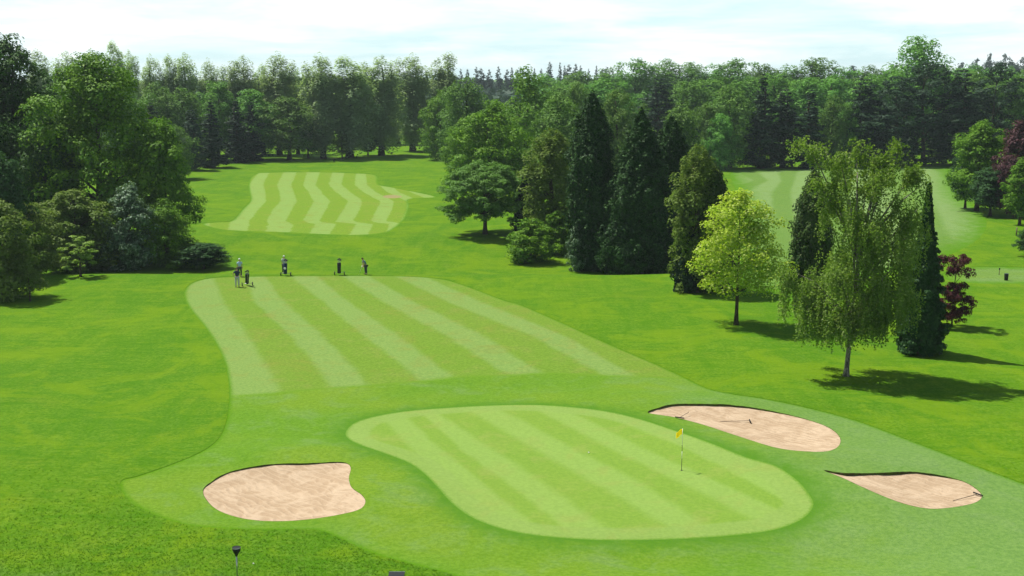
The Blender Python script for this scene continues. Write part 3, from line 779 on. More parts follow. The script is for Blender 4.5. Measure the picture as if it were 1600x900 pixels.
# --- foreground and middle distance, one by one
tree(1322, 588, 222, 192, 'birch', 'tall weeping birch with a pale trunk, nearest the right bunkers', rz=0.0)
tree(1150, 508, 298, 142, 'maple', 'yellow-green maple on a short dark trunk left of the birch')
tree(1437, 552, 292, 72, 'fir', 'narrow dark fir just right of the birch', rz=1.0)
tree(1487, 512, 400, 62, 'purple', 'small purple-leaved tree behind the narrow fir', rz=2.2)
tree(1264, 486, 268, 66, 'cyp_brown', 'slim dark conifer half hidden behind the birch')
tree(1086, 457, 230, 84, 'tall_olive', 'olive-tipped feathery tree behind the yellow maple', rz=3)
tree(1112, 454, 262, 62, 'cyp_brown', 'dark conifer between the olive-tipped tree and the maple')
tree(1072, 456, 300, 40, 'dark_spire', 'dark spire at the left foot of the olive-tipped tree')
tree(998, 428, 176, 122, 'cyp_cone', 'broadest dark cypress of the clump in the middle')
tree(1044, 405, 186, 66, 'cyp_col', 'dark cypress right behind the broadest cypress')
tree(923, 421, 150, 74, 'cyp_col', 'tall narrow cypress at the left of the dark clump', rz=2)
tree(902, 424, 345, 34, 'bushs', 'pale silvery bush at the foot of the tall narrow cypress', 'shrub')
tree(862, 385, 204, 92, 'tall_olive', 'feathery olive-green tree left of the tall narrow cypress')
tree(822, 368, 262, 40, 'dark_spire', 'thin dark spire between the domed tree and the feathery tree')
tree(829, 408, 342, 82, 'bush', 'rounded green bush in front of the feathery tree', 'shrub')
tree(872, 396, 330, 60, 'bush', 'green bush between the rounded bush and the cypress', 'shrub')
tree(758, 366, 253, 132, 'dome', 'domed tree with layered foliage standing alone beside the fairway')
tree(765, 318, 160, 128, 'mid', 'dense round tree directly behind the domed tree')
tree(722, 284, 188, 60, 'mid', 'smaller green tree at the left foot of the dense round tree')
tree(688, 250, 142, 66, 'mid', 'dark bushy tree beside the poplars, at the clump\'s left end')
tree(728, 262, 122, 92, 'wood1', 'dark broad tree rising behind the bushy tree by the poplars')
tree(822, 285, 106, 106, 'woodbright', 'bright-topped tallest broad tree in the middle clump')
tree(872, 305, 146, 100, 'wood0', 'grey-green tree between the bright-topped tree and the cypresses')
tree(900, 280, 130, 70, 'wood2', 'green tree showing above the narrow cypress from behind')
tree(965, 290, 140, 80, 'wood3', 'green tree showing between the two big cypresses')
tree(1060, 300, 160, 80, 'wood1', 'green tree behind the right shoulder of the cypresses')
tree(1125, 266, 178, 60, 'wood2', 'dark green tree left of the mown side fairway')

# left side
tree(158, 392, 86, 205, 'big', 'large spreading tree, the biggest at the left', rz=.6)
tree(262, 398, 192, 96, 'midb', 'lower spreading tree at the right foot of the biggest left tree', rz=2)
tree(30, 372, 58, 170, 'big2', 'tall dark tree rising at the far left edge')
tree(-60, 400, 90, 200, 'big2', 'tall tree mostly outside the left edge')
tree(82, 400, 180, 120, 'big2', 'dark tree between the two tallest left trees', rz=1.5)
tree(203, 421, 288, 84, 'bushs', 'silvery blue-green bushy tree under the biggest left tree', rz=1.0)
tree(118, 424, 298, 132, 'busho', 'wide feathery olive tree in front of the left wood')
tree(258, 416, 312, 84, 'mid', 'dark leafy bush where the left wood meets the fairway', rz=4)
tree(52, 430, 318, 92, 'busho', 'pale olive bushy tree second from the left edge')
tree(6, 436, 238, 90, 'round_dark', 'bluish-green tree against the left edge')
tree(5, 466, 315, 120, 'busho', 'drooping olive tree with a bare trunk at the left edge')
tree(126, 433, 368, 56, 'sapb', 'small yellow-green sapling before the left wood', 'sapling')
tree(47, 471, 408, 34, 'sap', 'thin sapling on the grass at the far left', 'sapling')
tree(297, 418, 372, 70, 'bush', 'low dark shrub nearest the golfers at the left', 'shrub')

tree(318, 420, 380, 76, 'round_dark', 'low spreading dark shrub added in place of shadow on the grass towards the golfers', 'shrub')  # added dark shrub, stands in for what is mostly tree shadow

# right edge
tree(1508, 326, 232, 52, 'round_dark', 'small leaning dark tree at the left of the right-hand group')
tree(1526, 330, 190, 92, 'midb', 'bright green tree in the group by the right edge')
tree(1547, 338, 262, 66, 'round_dark', 'dark round tree on a thin trunk in front of the bright green tree')
tree(1584, 340, 190, 80, 'copper', 'dark copper beech at the right edge')
tree(1593, 352, 248, 56, 'round_bright', 'bright green round tree in front of the copper beech')
tree(1650, 350, 210, 90, 'midb', 'bright tree just outside the right edge')
tree(1606, 402, 356, 38, 'round_dark', 'dark bush cut by the right edge', 'shrub')
tree(1392, 258, 196, 62, 'bushs', 'pale green bushy tree in front of the dark far wood')

def rows(spec, base, labf, group, cat='tree', hide=None):
    """trees of one row, from left to right; those the photograph does not show get a label of their own"""
    n = 0
    for (px, py, top, w, key) in sorted(spec):
        if px < 8 or px > 1596 or (hide and px < hide):
            side = 'left' if px < 800 else 'right'
            lab = 'tree of the ' + group + ', outside or hidden at the ' + side + ' edge'
            tree(px, py, top, w, key, lab, cat, group)
            continue
        kind = ', a dark pine' if key.startswith('pine') and 'wood' in group else (', a leafy one' if 'right-hand' in group else '')
        tree(px, py, top, w, key, labf(ORD[n]) + kind, cat, group); n += 1

# poplars on the left skyline
rows([(-70, 244, 84, 60, 'poplar0'), (-5, 244, 92, 60, 'poplar1'), (68, 242, 82, 44, 'poplar0'), (110, 242, 86, 54, 'poplar1'), (150, 243, 84, 46, 'poplar2'), (188, 244, 68, 46, 'poplar0'), (209, 246, 84, 34, 'poplar1'), (243, 244, 92, 36, 'poplar2'),
      (272, 243, 90, 40, 'poplar0'), (297, 243, 88, 48, 'poplar1'), (330, 244, 98, 36, 'poplar2'), (356, 243, 106, 40, 'poplar0'), (385, 243, 92, 54, 'poplar1'), (437, 243, 88, 60, 'poplar2'),
      (412, 241, 104, 40, 'poplar0'), (466, 241, 108, 40, 'poplar1')], 0,
     lambda o: o + ' poplar from the left in the row on the left skyline', 'poplars along the left skyline')
tree(505, 248, 90, 62, 'poplar2', 'thin poplar with a bare trunk, left of the pale poplars')
tree(547, 246, 92, 86, 'poplar0', 'widest pale poplar in the middle of the skyline')
tree(596, 243, 92, 66, 'poplar1', 'narrow pale poplar between two wider ones')
tree(645, 236, 90, 64, 'poplar2', 'pale poplar on two trunks right of the narrow one')
tree(700, 238, 86, 56, 'poplar0', 'greener poplar furthest right of the left skyline')
tree(622, 226, 112, 44, 'poplar1', 'smaller poplar behind the gap of the pale poplars')
tree(572, 226, 112, 44, 'poplar2', 'smaller poplar behind the widest pale poplar')
# middle wood, left half
rows([(-60, 262, 140, 120, 'wood0'), (20, 262, 136, 110, 'wood1'), (100, 262, 130, 110, 'wood2'), (190, 262, 126, 100, 'wood3'), (252, 256, 130, 84, 'wood0'), (292, 254, 138, 80, 'wood1'), (342, 250, 128, 78, 'woodopen0'), (398, 250, 140, 86, 'woodopen1'), (452, 250, 152, 92, 'woodopen0'),
      (482, 247, 190, 44, 'woodopen1')], 0, lambda o: o + ' rounded tree from the left below the skyline poplars', 'rounded trees below the left poplars', hide=240)
rows([(240, 262, 165, 50, 'pine1'), (302, 266, 172, 50, 'pine0'), (333, 262, 160, 44, 'pine1'), (372, 254, 158, 44, 'pine1'), (395, 252, 164, 46, 'pine1'), (278, 280, 196, 64, 'wood3')], 0,
     lambda o: o + ' dark conifer from the left before the rounded trees', 'dark conifers at the end of the far mown patch')
tree(535, 249, 205, 30, 'sap', 'small ragged tree under the widest pale poplar', 'tree')
tree(575, 243, 205, 34, 'round_dark', 'low blue-green bush between the poplar trunks', 'shrub')

# right-hand wood: front row of the edge facing the side fairway
rows([(1062, 272, 160, 70, 'pine0'), (1104, 264, 162, 60, 'wood3'), (1140, 262, 134, 92, 'wood0'), (1188, 263, 122, 62, 'pine1'), (1222, 262, 140, 66, 'pine0'), (1264, 263, 146, 60, 'pine1'), (1298, 262, 150, 56, 'wood1'), (1322, 261, 160, 52, 'wood2'),
      (1345, 260, 124, 86, 'pine0'), (1398, 259, 120, 92, 'pine2'), (1442, 258, 98, 110, 'pine2'), (1494, 258, 110, 90, 'pine0'), (1550, 258, 98, 96, 'pine2'), (1602, 260, 130, 70, 'wood1'), (1650, 262, 110, 100, 'pine0'), (1710, 262, 120, 90, 'wood2')], 0,
     lambda o: o + ' tree from the left in the front row of the right-hand wood', 'front row of the right-hand wood')
rows([(880, 238, 128, 117, 'wood1'), (945, 238, 124, 117, 'wood3'), (1028, 240, 124, 80, 'pine0'), (1075, 240, 128, 114, 'wood2'), (1118, 238, 120, 109, 'wood3'), (1165, 238, 122, 109, 'wood0'), (1210, 238, 116, 109, 'wood1'), (1258, 240, 122, 109, 'wood2'), (1300, 238, 118, 104, 'wood3'),
      (1352, 240, 118, 104, 'wood0'), (1390, 238, 110, 91, 'wood1'), (1428, 236, 58, 124, 'wood2'), (1475, 238, 112, 91, 'wood3'), (1520, 238, 112, 104, 'wood0'), (1572, 238, 112, 104, 'wood1'), (1640, 240, 108, 117, 'wood2')], 0,
     lambda o: o + ' tree from the left in the second row of the right-hand wood', 'second row of the right-hand wood')
rows([(850, 214, 116, 109, 'wood0'), (905, 214, 112, 98, 'wood2'), (950, 212, 108, 91, 'wood1'), (992, 212, 93, 96, 'wood3'), (1042, 212, 94, 96, 'wood0'), (1078, 213, 98, 78, 'wood2'), (1112, 212, 102, 78, 'wood1'), (1150, 212, 93, 109, 'wood3'), (1195, 212, 102, 91, 'wood0'),
      (1232, 212, 103, 83, 'wood1'), (1270, 212, 91, 109, 'wood2'), (1315, 212, 106, 91, 'wood3'), (1358, 212, 104, 91, 'wood0'), (1400, 212, 102, 78, 'wood1'), (1470, 212, 104, 78, 'wood2'), (1512, 212, 102, 91, 'wood3'), (1560, 212, 105, 91, 'wood1'), (1610, 212, 102, 104, 'wood0')], 0,
     lambda o: o + ' tree from the left in the back row of the right-hand wood', 'back row of the right-hand wood')
# distant ridge
rr = random.Random(9); sp_px = []
x = 690
while x < 975:
    sp_px.append((x, rr.uniform(97, 110) if 838 < x < 950 else rr.uniform(105, 112), rr.uniform(18, 44))); x += rr.uniform(6, 17)
def ridge_tree(px, py_top, wpx, key, dist, label, group):
    name, Hp, Wp, mt, mc = PROTO[key]
    X = (px - 800) / F * dist; p = Vector((X, dist, float(hgt(X, dist))))
    hh = max(6.0, ztop(p, py_top) - p.z); ww = wpx / ppm(p)
    e = empty(name, p, rr.uniform(0, 6)); e.scale = (ww / Wp, ww / Wp, hh / Hp); tag(e, label, 'tree', group)
    link(bpy.data.objects.new('trunk', mt), e); link(bpy.data.objects.new('crown', mc), e)
for i, (px, tp_, w) in enumerate(sp_px):
    ridge_tree(px, tp_, w, 'spruce', rr.uniform(760, 820), ORD[i] + ' spiky conifer from the left on the distant bluish ridge', 'distant conifers on the ridge')
for i, (px, tp_, w) in enumerate([(1190, 104, 40), (1325, 103, 36), (1388, 102, 40), (1490, 98, 34), (1513, 92, 30), (1533, 84, 24), (1558, 85, 34), (1585, 90, 34), (1615, 88, 40), (1660, 90, 50)]):
    ridge_tree(px, tp_, w, 'farround', rr.uniform(850, 900), ORD[i] + ' rounded tree from the left on the far horizon', 'rounded trees on the far horizon')
def far_wood():
    rs = np.random.RandomState(5); n = 26000
    y = 560 + 500 * rs.rand(n); x = (rs.rand(n) * 2 - 1) * (0.62 * y)
    z = hgt(x, y); top = 10 + 4.5 * np.sin(x * .05 + y * .02) * np.sin(x * .013) + 3 * rs.rand(n)
    P = np.column_stack([x, y, z + top * np.sqrt(rs.rand(n))])
    N = rs.normal(size=(n, 3)) + np.array([0, -.3, .9])
    o = link(bpy.data.objects.new('far_woodland', leaf_quads('far_woodland', P, N, 2.6 + 2 * rs.rand(n), rs, L_FAR, .8)))
    tag(o, 'far bluish woodland closing the view', 'woodland', kind='stuff')
far_wood()

# ------------------------------------------------------------------ small things
M_BLACK = plain('black_plastic', (0.012, 0.014, 0.014), 0.5)
M_DGREEN = plain('dark_green_paint', (0.01, 0.03, 0.024), 0.4)
M_WHITE = plain('white_cloth', (0.75, 0.76, 0.74), 0.8)
M_YELLOW = leaf_mat('yellow_flag_cloth', (0.85, 0.68, 0.02), (0.90, 0.74, 0.03), (0.92, 0.80, 0.05), 0.5)
M_STEEL = plain('steel', (0.45, 0.46, 0.47), 0.3, 0.5, 0.9)
M_NAVY = plain('navy_cloth', (0.012, 0.030, 0.075), 0.85)
M_PALEBLUE = plain('pale_blue_cloth', (0.38, 0.52, 0.72), 0.85)
M_PALEGREY = plain('pale_grey_cloth', (0.42, 0.46, 0.45), 0.85)
M_TEAL = plain('blue_grey_cloth', (0.10, 0.20, 0.26), 0.85)
M_DGREY = plain('dark_grey_cloth', (0.05, 0.065, 0.07), 0.85)
M_SKIN = plain('skin', (0.48, 0.27, 0.19), 0.55)
M_HAIR = plain('brown_hair', (0.05, 0.03, 0.02), 0.8)
M_WOOD = plain('weathered_wood', (0.16, 0.12, 0.08), 0.8)

# flagstick
p = at(1065, 735)
fe = tag(empty('golf_flag', p), 'yellow flag on a thin pin standing in the hole of the green', 'flag')
bm = bmesh.new(); tube(bm, [(0, 0, -.05), (0, 0, 0.62)], [.014, .013], 8); bm_obj('lower_pole', bm, M_BLACK, fe)
bm = bmesh.new(); tube(bm, [(0, 0, 0.62), (0, 0, 0.98)], [.013, .012], 8); bm_obj('pole', bm, M_WHITE, fe)
bm = bmesh.new(); tube(bm, [(0, 0, 0.98), (0, 0, 1.30)], [.012, .012], 8); bm_obj('pole_band', bm, M_BLACK, fe)
bm = bmesh.new(); tube(bm, [(0, 0, 1.30), (0, 0, 2.14)], [.012, .010], 8); bm_obj('upper_pole', bm, M_WHITE, fe)
bm = bmesh.new(); g = []
for i in range(9):
    col_ = []
    for j in range(6):
        u, v = i / 8, j / 5
        col_.append(bm.verts.new((-0.31 * u, 0.05 * math.sin(u * 6 + v), 2.10 - 0.26 * v - 0.14 * u + 0.03 * math.sin(u * 5) - 0.05 * u * v)))
    g.append(col_)
for a, b in zip(g, g[1:]):
    for j in range(5): bm.faces.new((a[j], b[j], b[j + 1], a[j + 1]))
bmesh.ops.solidify(bm, geom=bm.faces[:], thickness=0.006)
bm_obj('flag_cloth', bm, M_YELLOW, fe, True)
bm = bmesh.new(); bmesh.ops.create_cone(bm, cap_ends=True, segments=20, radius1=.054, radius2=.054, depth=.004)
bmesh.ops.translate(bm, vec=(0, 0, .006), verts=bm.verts); bm_obj('hole', bm, M_BLACK, fe)  # flat black disc, its colour paints the shade inside the cup

# balls
for (px, py, lab) in ((920, 708, 'white golf ball on the putting green'), (396, 882, 'white golf ball in the rough near the lamp post')):
    q = at(px, py); bm = bmesh.new(); ball(bm, (0, 0, .0), .035, seg=12)
    o = bm_obj('golf_ball', bm, M_WHITE, None, True); o.location = q + Vector((0, 0, .035)); tag(o, lab, 'golf ball')

# rakes
def rake(px, py, ang, L, lab):
    q = at(px, py); e = tag(empty('bunker_rake', q, ang), lab, 'rake', 'rakes left in the bunkers')
    bm = bmesh.new(); tube(bm, [(0, 0, .10), (L * .5, 0, .07), (L, 0, .045)], [.016] * 3, 6); bm_obj('handle', bm, M_WOOD, e)
    bm = bmesh.new(); box(bm, (0, 0, .10), (.05, .55, .05), None, .008)
    for k in range(9): tube(bm, [(0, -.24 + k * .06, .09), (0.01, -.24 + k * .06, -.01)], [.008, .005], 5)
    bm_obj('rake_head', bm, M_BLACK, e)
sandz = -0.42
for args in ((1172, 654, R(178), 1.7, 'rake lying level in the long curved bunker'), (1062, 655, R(62), 1.5, 'rake lying steeply by the left tip of the long curved bunker'), (1528, 774, R(208), 1.6, 'rake across the right end of the smaller pointed bunker')):
    rake(*args)
for o in list(COL.objects):
    if o.name.startswith('bunker_rake'): o['_r'] = 1
def sand_height(x, y):
    best = None
    for o in COL.objects:
        if o.name.split('.')[0] == 'sand':
            par = o.parent.location
            hit, loc, nn, _ = o.ray_cast(Vector((x - par.x, y - par.y, 5)), Vector((0, 0, -1)))
            if hit: best = loc.z + par.z
    return best
for o in list(COL.objects):
    if o.get('_r'):
        z = sand_height(o.location.x, o.location.y)
        if z is not None: o.location.z = z
        del o['_r']

# lamp-like post at the bottom
top = 855; q = at(371, 906)
hz = ztop(q, top) - q.z
e = tag(empty('bollard_lamp', q), 'thin post with a black funnel-shaped head at the bottom left', 'lamp post')
bm = bmesh.new(); tube(bm, [(0, 0, -.1), (0, 0, hz - .30)], [.030, .027], 10); bm_obj('post', bm, M_STEEL, e)
bm = bmesh.new(); tube(bm, [(0, 0, hz - .36), (0, 0, hz - .28), (0.01, 0, hz - .12), (0.01, 0, hz - .015)], [.04, .07, .155, .165], 16); bm_obj('lamp_head', bm, M_BLACK, e)
bm = bmesh.new(); tube(bm, [(0.01, 0, hz - .022), (0.01, 0, hz)], [.172, .168], 16, False); bm_obj('rim', bm, M_STEEL, e)
# litter bin whose top peeks in at the bottom edge
q = at(620, 917); hz = ztop(q, 896.5) - q.z
e = tag(empty('litter_bin', q, 0.0), 'black box whose pale rim just shows at the bottom edge', 'bin')
bm = bmesh.new(); box(bm, (0, 0, hz / 2 - .03), (.54, .36, hz - .02), None, .02); bm_obj('body', bm, M_BLACK, e)
bm = bmesh.new(); box(bm, (0, 0, hz - .020), (.60, .42, .03), None, .006); bm_obj('lid', bm, M_BLACK, e)
bm = bmesh.new(); box(bm, (0, .205, hz - .004), (.60, .03, .012), None, .003); bm_obj('rim', bm, M_STEEL, e)
# right-edge bin and post
q = at(1572, 438); e = tag(empty('tee_bin', q), 'small black bin beside the tee near the right edge', 'bin')
bm = bmesh.new(); tube(bm, [(0, 0, 0), (0, 0, .55), (0, 0, .62)], [.17, .20, .17], 14); bm_obj('body', bm, M_BLACK, e)
bm = bmesh.new(); tube(bm, [(0, 0, .62), (0, 0, .66)], [.215, .19], 14); bm_obj('lid', bm, M_DGREEN, e)
q = at(1561, 430); e = tag(empty('tee_marker_post', q), 'thin dark marker post left of the small black bin', 'post')
bm = bmesh.new(); tube(bm, [(0, 0, -.05), (0, 0, .75)], [.035, .03], 8); bm_obj('post', bm, M_WOOD, e)
bm = bmesh.new(); box(bm, (0, -.03, .62), (.12, .02, .2), None, .004); bm_obj('plate', bm, M_DGREEN, e)
q = at(522, 253); e = tag(empty('distance_marker', q), 'small dark marker post beyond the far mown patch', 'post')
bm = bmesh.new(); tube(bm, [(0, 0, -.05), (0, 0, .75), (0, 0, .85)], [.16, .16, .08], 10); bm_obj('post', bm, M_BLACK, e)
bm = bmesh.new(); tube(bm, [(0, 0, .85), (0, 0, .93)], [.09, .05], 10); bm_obj('cap', bm, M_DGREEN, e)
q = at(1588, 368); e = tag(empty('wooden_post', q), 'short brown post under the bright tree at the right edge', 'post')
bm = bmesh.new(); tube(bm, [(0, 0, -.05), (0, 0, 1.0)], [.09, .08], 8); bm_obj('post', bm, M_WOOD, e)

# golf trolley
def trolley(px, py, rz, lab, bagmat, tilt=0.30, disc=False):
    q = at(px, py); e = tag(empty('golf_trolley', q, rz), lab, 'golf trolley', 'golf bags on trolleys'); e.scale = (1.25, 1.25, 1.15)
    d = Vector((0, math.sin(tilt), math.cos(tilt)))
    b0 = Vector((0, 0, .16)); up = lambda s: b0 + d * s
    bm = bmesh.new()
    tube(bm, [up(0), up(.06), up(.40), up(.62), up(.86), up(.90)], [.12, .14, .135, .15, .155, .14], 14)
    bag = bm_obj('golf_bag', bm, bagmat, e)
    bm = bmesh.new(); box(bm, up(.40) + Vector((0, -.14, 0)), (.2, .10, .42), Matrix.Rotation(-tilt, 3, 'X'), .03); bm_obj('pocket', bm, bagmat, bag)
    if disc:
        bm = bmesh.new(); ball(bm, up(.50) + Vector((0, -.20, 0)), .10, (1, .25, 1)); bm_obj('badge', bm, M_WHITE, bag)
    bm = bmesh.new()
    for k in range(7):
        a = k * .9; o = Vector((math.cos(a) * .08, math.sin(a) * .08, 0))
        tube(bm, [up(.8) + o, up(1.10 + .05 * (k % 3)) + o * 1.3], [.008, .007], 5)
    bm_obj('club_shaft', bm, M_STEEL, bag)
    bm = bmesh.new()
    for k in range(7):
        a = k * .9; o = Vector((math.cos(a) * .08, math.sin(a) * .08, 0))
        ball(bm, up(1.12 + .05 * (k % 3)) + o * 1.3 + Vector((.03, 0, 0)), .045 if k % 2 else .06, (1.2, .8, .8), 8)
    bm_obj('club_head', bm, M_BLACK, bag)
    bm = bmesh.new()
    tube(bm, [up(-.1) + Vector((0, .02, 0)), up(.5) + Vector((0, .17, 0)), up(1.05) + Vector((0, .30, .02)), up(1.1) + Vector((0, .42, 0))], [.016] * 4, 8)
    tube(bm, [(-.36, .16, .15), (0, .16, .22), (.36, .16, .15)], [.012] * 3, 8)
    tube(bm, [(0, .16, .22), up(.45) + Vector((0, .16, 0))], [.012] * 2, 8)
    bm_obj('frame', bm, M_STEEL, e)
    bm = bmesh.new(); box(bm, up(1.1) + Vector((0, .46, 0)), (.05, .16, .05), None, .01); bm_obj('handle', bm, M_BLACK, e)
    for s in (-1, 1):
        bm = bmesh.new(); r = bmesh.ops.create_cone(bm, cap_ends=True, segments=20, radius1=.15, radius2=.15, depth=.05)['verts']
        bmesh.ops.rotate(bm, cent=(0, 0, 0), matrix=Matrix.Rotation(R(90), 3, 'Y'), verts=r); bmesh.ops.translate(bm, vec=(s * .38, .16, .15), verts=r)
        w = bm_obj('wheel', bm, M_BLACK, e)
        bm = bmesh.new(); r = bmesh.ops.create_cone(bm, cap_ends=True, segments=14, radius1=.07, radius2=.07, depth=.062)['verts']
        bmesh.ops.rotate(bm, cent=(0, 0, 0), matrix=Matrix.Rotation(R(90), 3, 'Y'), verts=r); bmesh.ops.translate(bm, vec=(s * .38, .16, .15), verts=r)
        bm_obj('hub', bm, M_STEEL, w)
    return e
trolley(386, 446, R(200), 'dark green golf bag on a trolley beside the golfer in navy', M_DGREEN, .38)
trolley(446, 431, R(0), 'navy golf bag with a white badge on a trolley before a golfer', M_NAVY, .12, True)
trolley(530, 430, R(0), 'black golf bag on a trolley standing alone between golfers', M_BLACK, .10)

# people
def skin(name, nodes, links, mat, parent, root=0, sub=1):
    me = bpy.data.meshes.new(name)
    keys = list(nodes)
    me.from_pydata([nodes[k][0] for k in keys], [(keys.index(a), keys.index(b)) for a, b in links], [])
    me.materials.append(mat)
    o = link(bpy.data.objects.new(name, me), parent)
    me.skin_vertices.new() if hasattr(me.skin_vertices, 'new') and not len(me.skin_vertices) else None
    m = o.modifiers.new('skin', 'SKIN'); m.use_smooth_shade = True
    if not len(me.skin_vertices):
        bm = bmesh.new(); bm.from_mesh(me); lay = bm.verts.layers.skin.verify(); bm.to_mesh(me); bm.free()
    for i, k in enumerate(keys):
        r = nodes[k][1]; sv = me.skin_vertices[0].data[i]
        sv.radius = r if isinstance(r, tuple) else (r, r); sv.use_root = (i == root)
    s = o.modifiers.new('sub', 'SUBSURF'); s.levels = sub; s.render_levels = sub
    return o

def person(px, py, rz, lab, shirt, trousers, cap=None, pose='stand', scale=1.0, armR=None, armL=None, lean=0.0, hair=M_HAIR):
    q = at(px, py); e = tag(empty('person', q, rz), lab, 'person'); e.scale = (scale,) * 3
    if py < 433: e.location.z += .016
    V = Vector
    hip = V((0, 0, .93)); c, s = math.cos(lean), math.sin(lean)
    def up(x, y, z): return hip + V((x, y * c - z * s, y * s + z * c))      # lean towards -Y
    J = {'pelvis': (hip, (.15, .11)), 'waist': (up(0, 0, .17), (.135, .10)), 'chest': (up(0, 0, .40), (.165, .115)), 'neckb': (up(0, .01, .54), .075), 'neck': (up(0, 0, .62), .055),
         'head': (up(0, -.02, .70), (.072, .085)), 'crown': (up(0, -.02, .80), (.070, .085)), 'nose': (up(0, -.125, .70), .012)}
    Lk = [('pelvis', 'waist'), ('waist', 'chest'), ('chest', 'neckb'), ('neckb', 'neck'), ('neck', 'head'), ('head', 'crown'), ('head', 'nose')]
    arms = {'R': armR or [(.23, .02, .22), (.25, -.04, -.02)], 'L': armL or [(-.23, .02, .22), (-.25, -.04, -.02)]}
    for sd, sg in (('R', 1), ('L', -1)):
        sh = up(.19 * sg, 0, .47); el, wr = [up(*a) for a in arms[sd]]
        J['sh' + sd] = (sh, .062); J['el' + sd] = (el, .043); J['wr' + sd] = (wr, (.03, .024))
        Lk += [('chest', 'sh' + sd), ('sh' + sd, 'el' + sd), ('el' + sd, 'wr' + sd)]
        dv = (wr - el).normalized(); side = dv.cross(V((0, 1, 0.01))).normalized(); nrm = side.cross(dv)
        pm = wr + dv * .07; J['palm' + sd] = (pm, (.04, .018)); Lk.append(('wr' + sd, 'palm' + sd))
        for k in range(4):
            o = side * (.033 - .022 * k); L = (.065, .075, .07, .055)[k]
            J['f%d%s' % (k, sd)] = (pm + dv * .035 + o, .009); J['g%d%s' % (k, sd)] = (pm + dv * (.035 + L) + o - nrm * .022, .008)
            Lk += [('palm' + sd, 'f%d%s' % (k, sd)), ('f%d%s' % (k, sd), 'g%d%s' % (k, sd))]
        J['th' + sd] = (wr + dv * .04 + side * .05, .010); J['ti' + sd] = (wr + dv * .08 + side * .065 - nrm * .02, .009)
        Lk += [('wr' + sd, 'th' + sd), ('th' + sd, 'ti' + sd)]
        hx = .10 * sg; sp_ = .13 * sg
        J['hp' + sd] = (hip + V((hx, 0, -.06)), .095); J['kn' + sd] = (V((sp_, -.03, .49)), .060); J['an' + sd] = (V((sp_, .02, .10)), .038)
        J['to' + sd] = (V((sp_ * 1.1, -.14, .04)), .034)
        Lk += [('pelvis', 'hp' + sd), ('hp' + sd, 'kn' + sd), ('kn' + sd, 'an' + sd), ('an' + sd, 'to' + sd)]
    body = skin('body', J, Lk, M_SKIN, e)
    def grow(keys, g, extra={}):
        d = {}
        for k in keys:
            p_, r = J[k]; r = r if isinstance(r, tuple) else (r, r); d[k] = (p_, (r[0] + g, r[1] + g))
        d.update(extra); return d
    def half(a, b, t): return J[a][0].lerp(J[b][0], t)
    ks = ['pelvis', 'waist', 'chest', 'neckb', 'shR', 'shL']
    ex = {'slR': (half('shR', 'elR', .7), .060), 'slL': (half('shL', 'elL', .7), .060)}
    nd = grow(ks, .018, ex)
    skin('shirt', nd, [('pelvis', 'waist'), ('waist', 'chest'), ('chest', 'neckb'), ('chest', 'shR'), ('chest', 'shL'), ('shR', 'slR'), ('shL', 'slL')], shirt, e)
    nd = grow(['pelvis', 'hpR', 'hpL', 'knR', 'knL', 'anR', 'anL'], .024)
    skin('trousers', nd, [('pelvis', 'hpR'), ('pelvis', 'hpL'), ('hpR', 'knR'), ('hpL', 'knL'), ('knR', 'anR'), ('knL', 'anL')], trousers, e)
    for sg in (-1, 1):
        bm = bmesh.new(); ball(bm, (.14 * sg, -.07, .05), .06, (.85, 2.2, .8), 12); bm_obj('shoe', bm, M_WHITE if cap else M_BLACK, e, True)
    hd = up(0, -.02, .77)
    bm = bmesh.new(); ball(bm, (0, 0, 0), .102, (.92, 1.1, .95), 16)
    bmesh.ops.bisect_plane(bm, geom=bm.verts[:] + bm.edges[:] + bm.faces[:], plane_co=(0, 0, -.02), plane_no=(0, .55, 1) if not cap else (0, .1, 1), clear_inner=True)
    ho = bm_obj('cap' if cap else 'hair', bm, cap or hair, e, True); ho.location = hd + V((0, .012, 0)); ho.rotation_euler = (lean, 0, 0)
    if cap:
        bm = bmesh.new(); ball(bm, (0, -.13, -.005), .075, (1.0, 1.1, .12), 12); br = bm_obj('cap_brim', bm, cap, ho, True)
    for sg in (-1, 1):
        bm = bmesh.new(); ball(bm, up(.033 * sg, -.105, .735), .011, seg=8); bm_obj('eye', bm, M_BLACK, body, True)
        bm = bmesh.new(); ball(bm, up(.085 * sg, -.01, .715), .026, (.4, .8, 1.1), 8); bm_obj('ear', bm, M_SKIN, body, True)
    return e

person(371, 448.5, R(10), 'golfer in a navy shirt and pale trousers with a hand on the hip', M_NAVY, M_PALEGREY, None, scale=1.03,
       armR=[(.27, -.02, .24), (.36, .10, .02)], armL=[(-.36, .08, .24), (-.20, -.06, .02)], lean=0.06)
person(375, 432.5, R(190), 'golfer in a white cap and pale blue shirt behind the navy one', M_PALEBLUE, M_DGREY, M_WHITE, lean=0.05)
person(444, 427.5, R(170), 'golfer in a white cap standing behind a navy golf bag', M_PALEGREY, M_DGREY, M_WHITE, lean=0.05, armR=[(.23, -.04, .22), (.14, -.26, .10)])
pe = person(572, 429, R(-55), 'golfer in blue-grey bending over a club, furthest right of the players', M_TEAL, M_DGREY, None, lean=0.50,
            armR=[(.17, -.18, .26), (.03, -.30, .06)], armL=[(-.17, -.18, .26), (-.02, -.33, .04)])
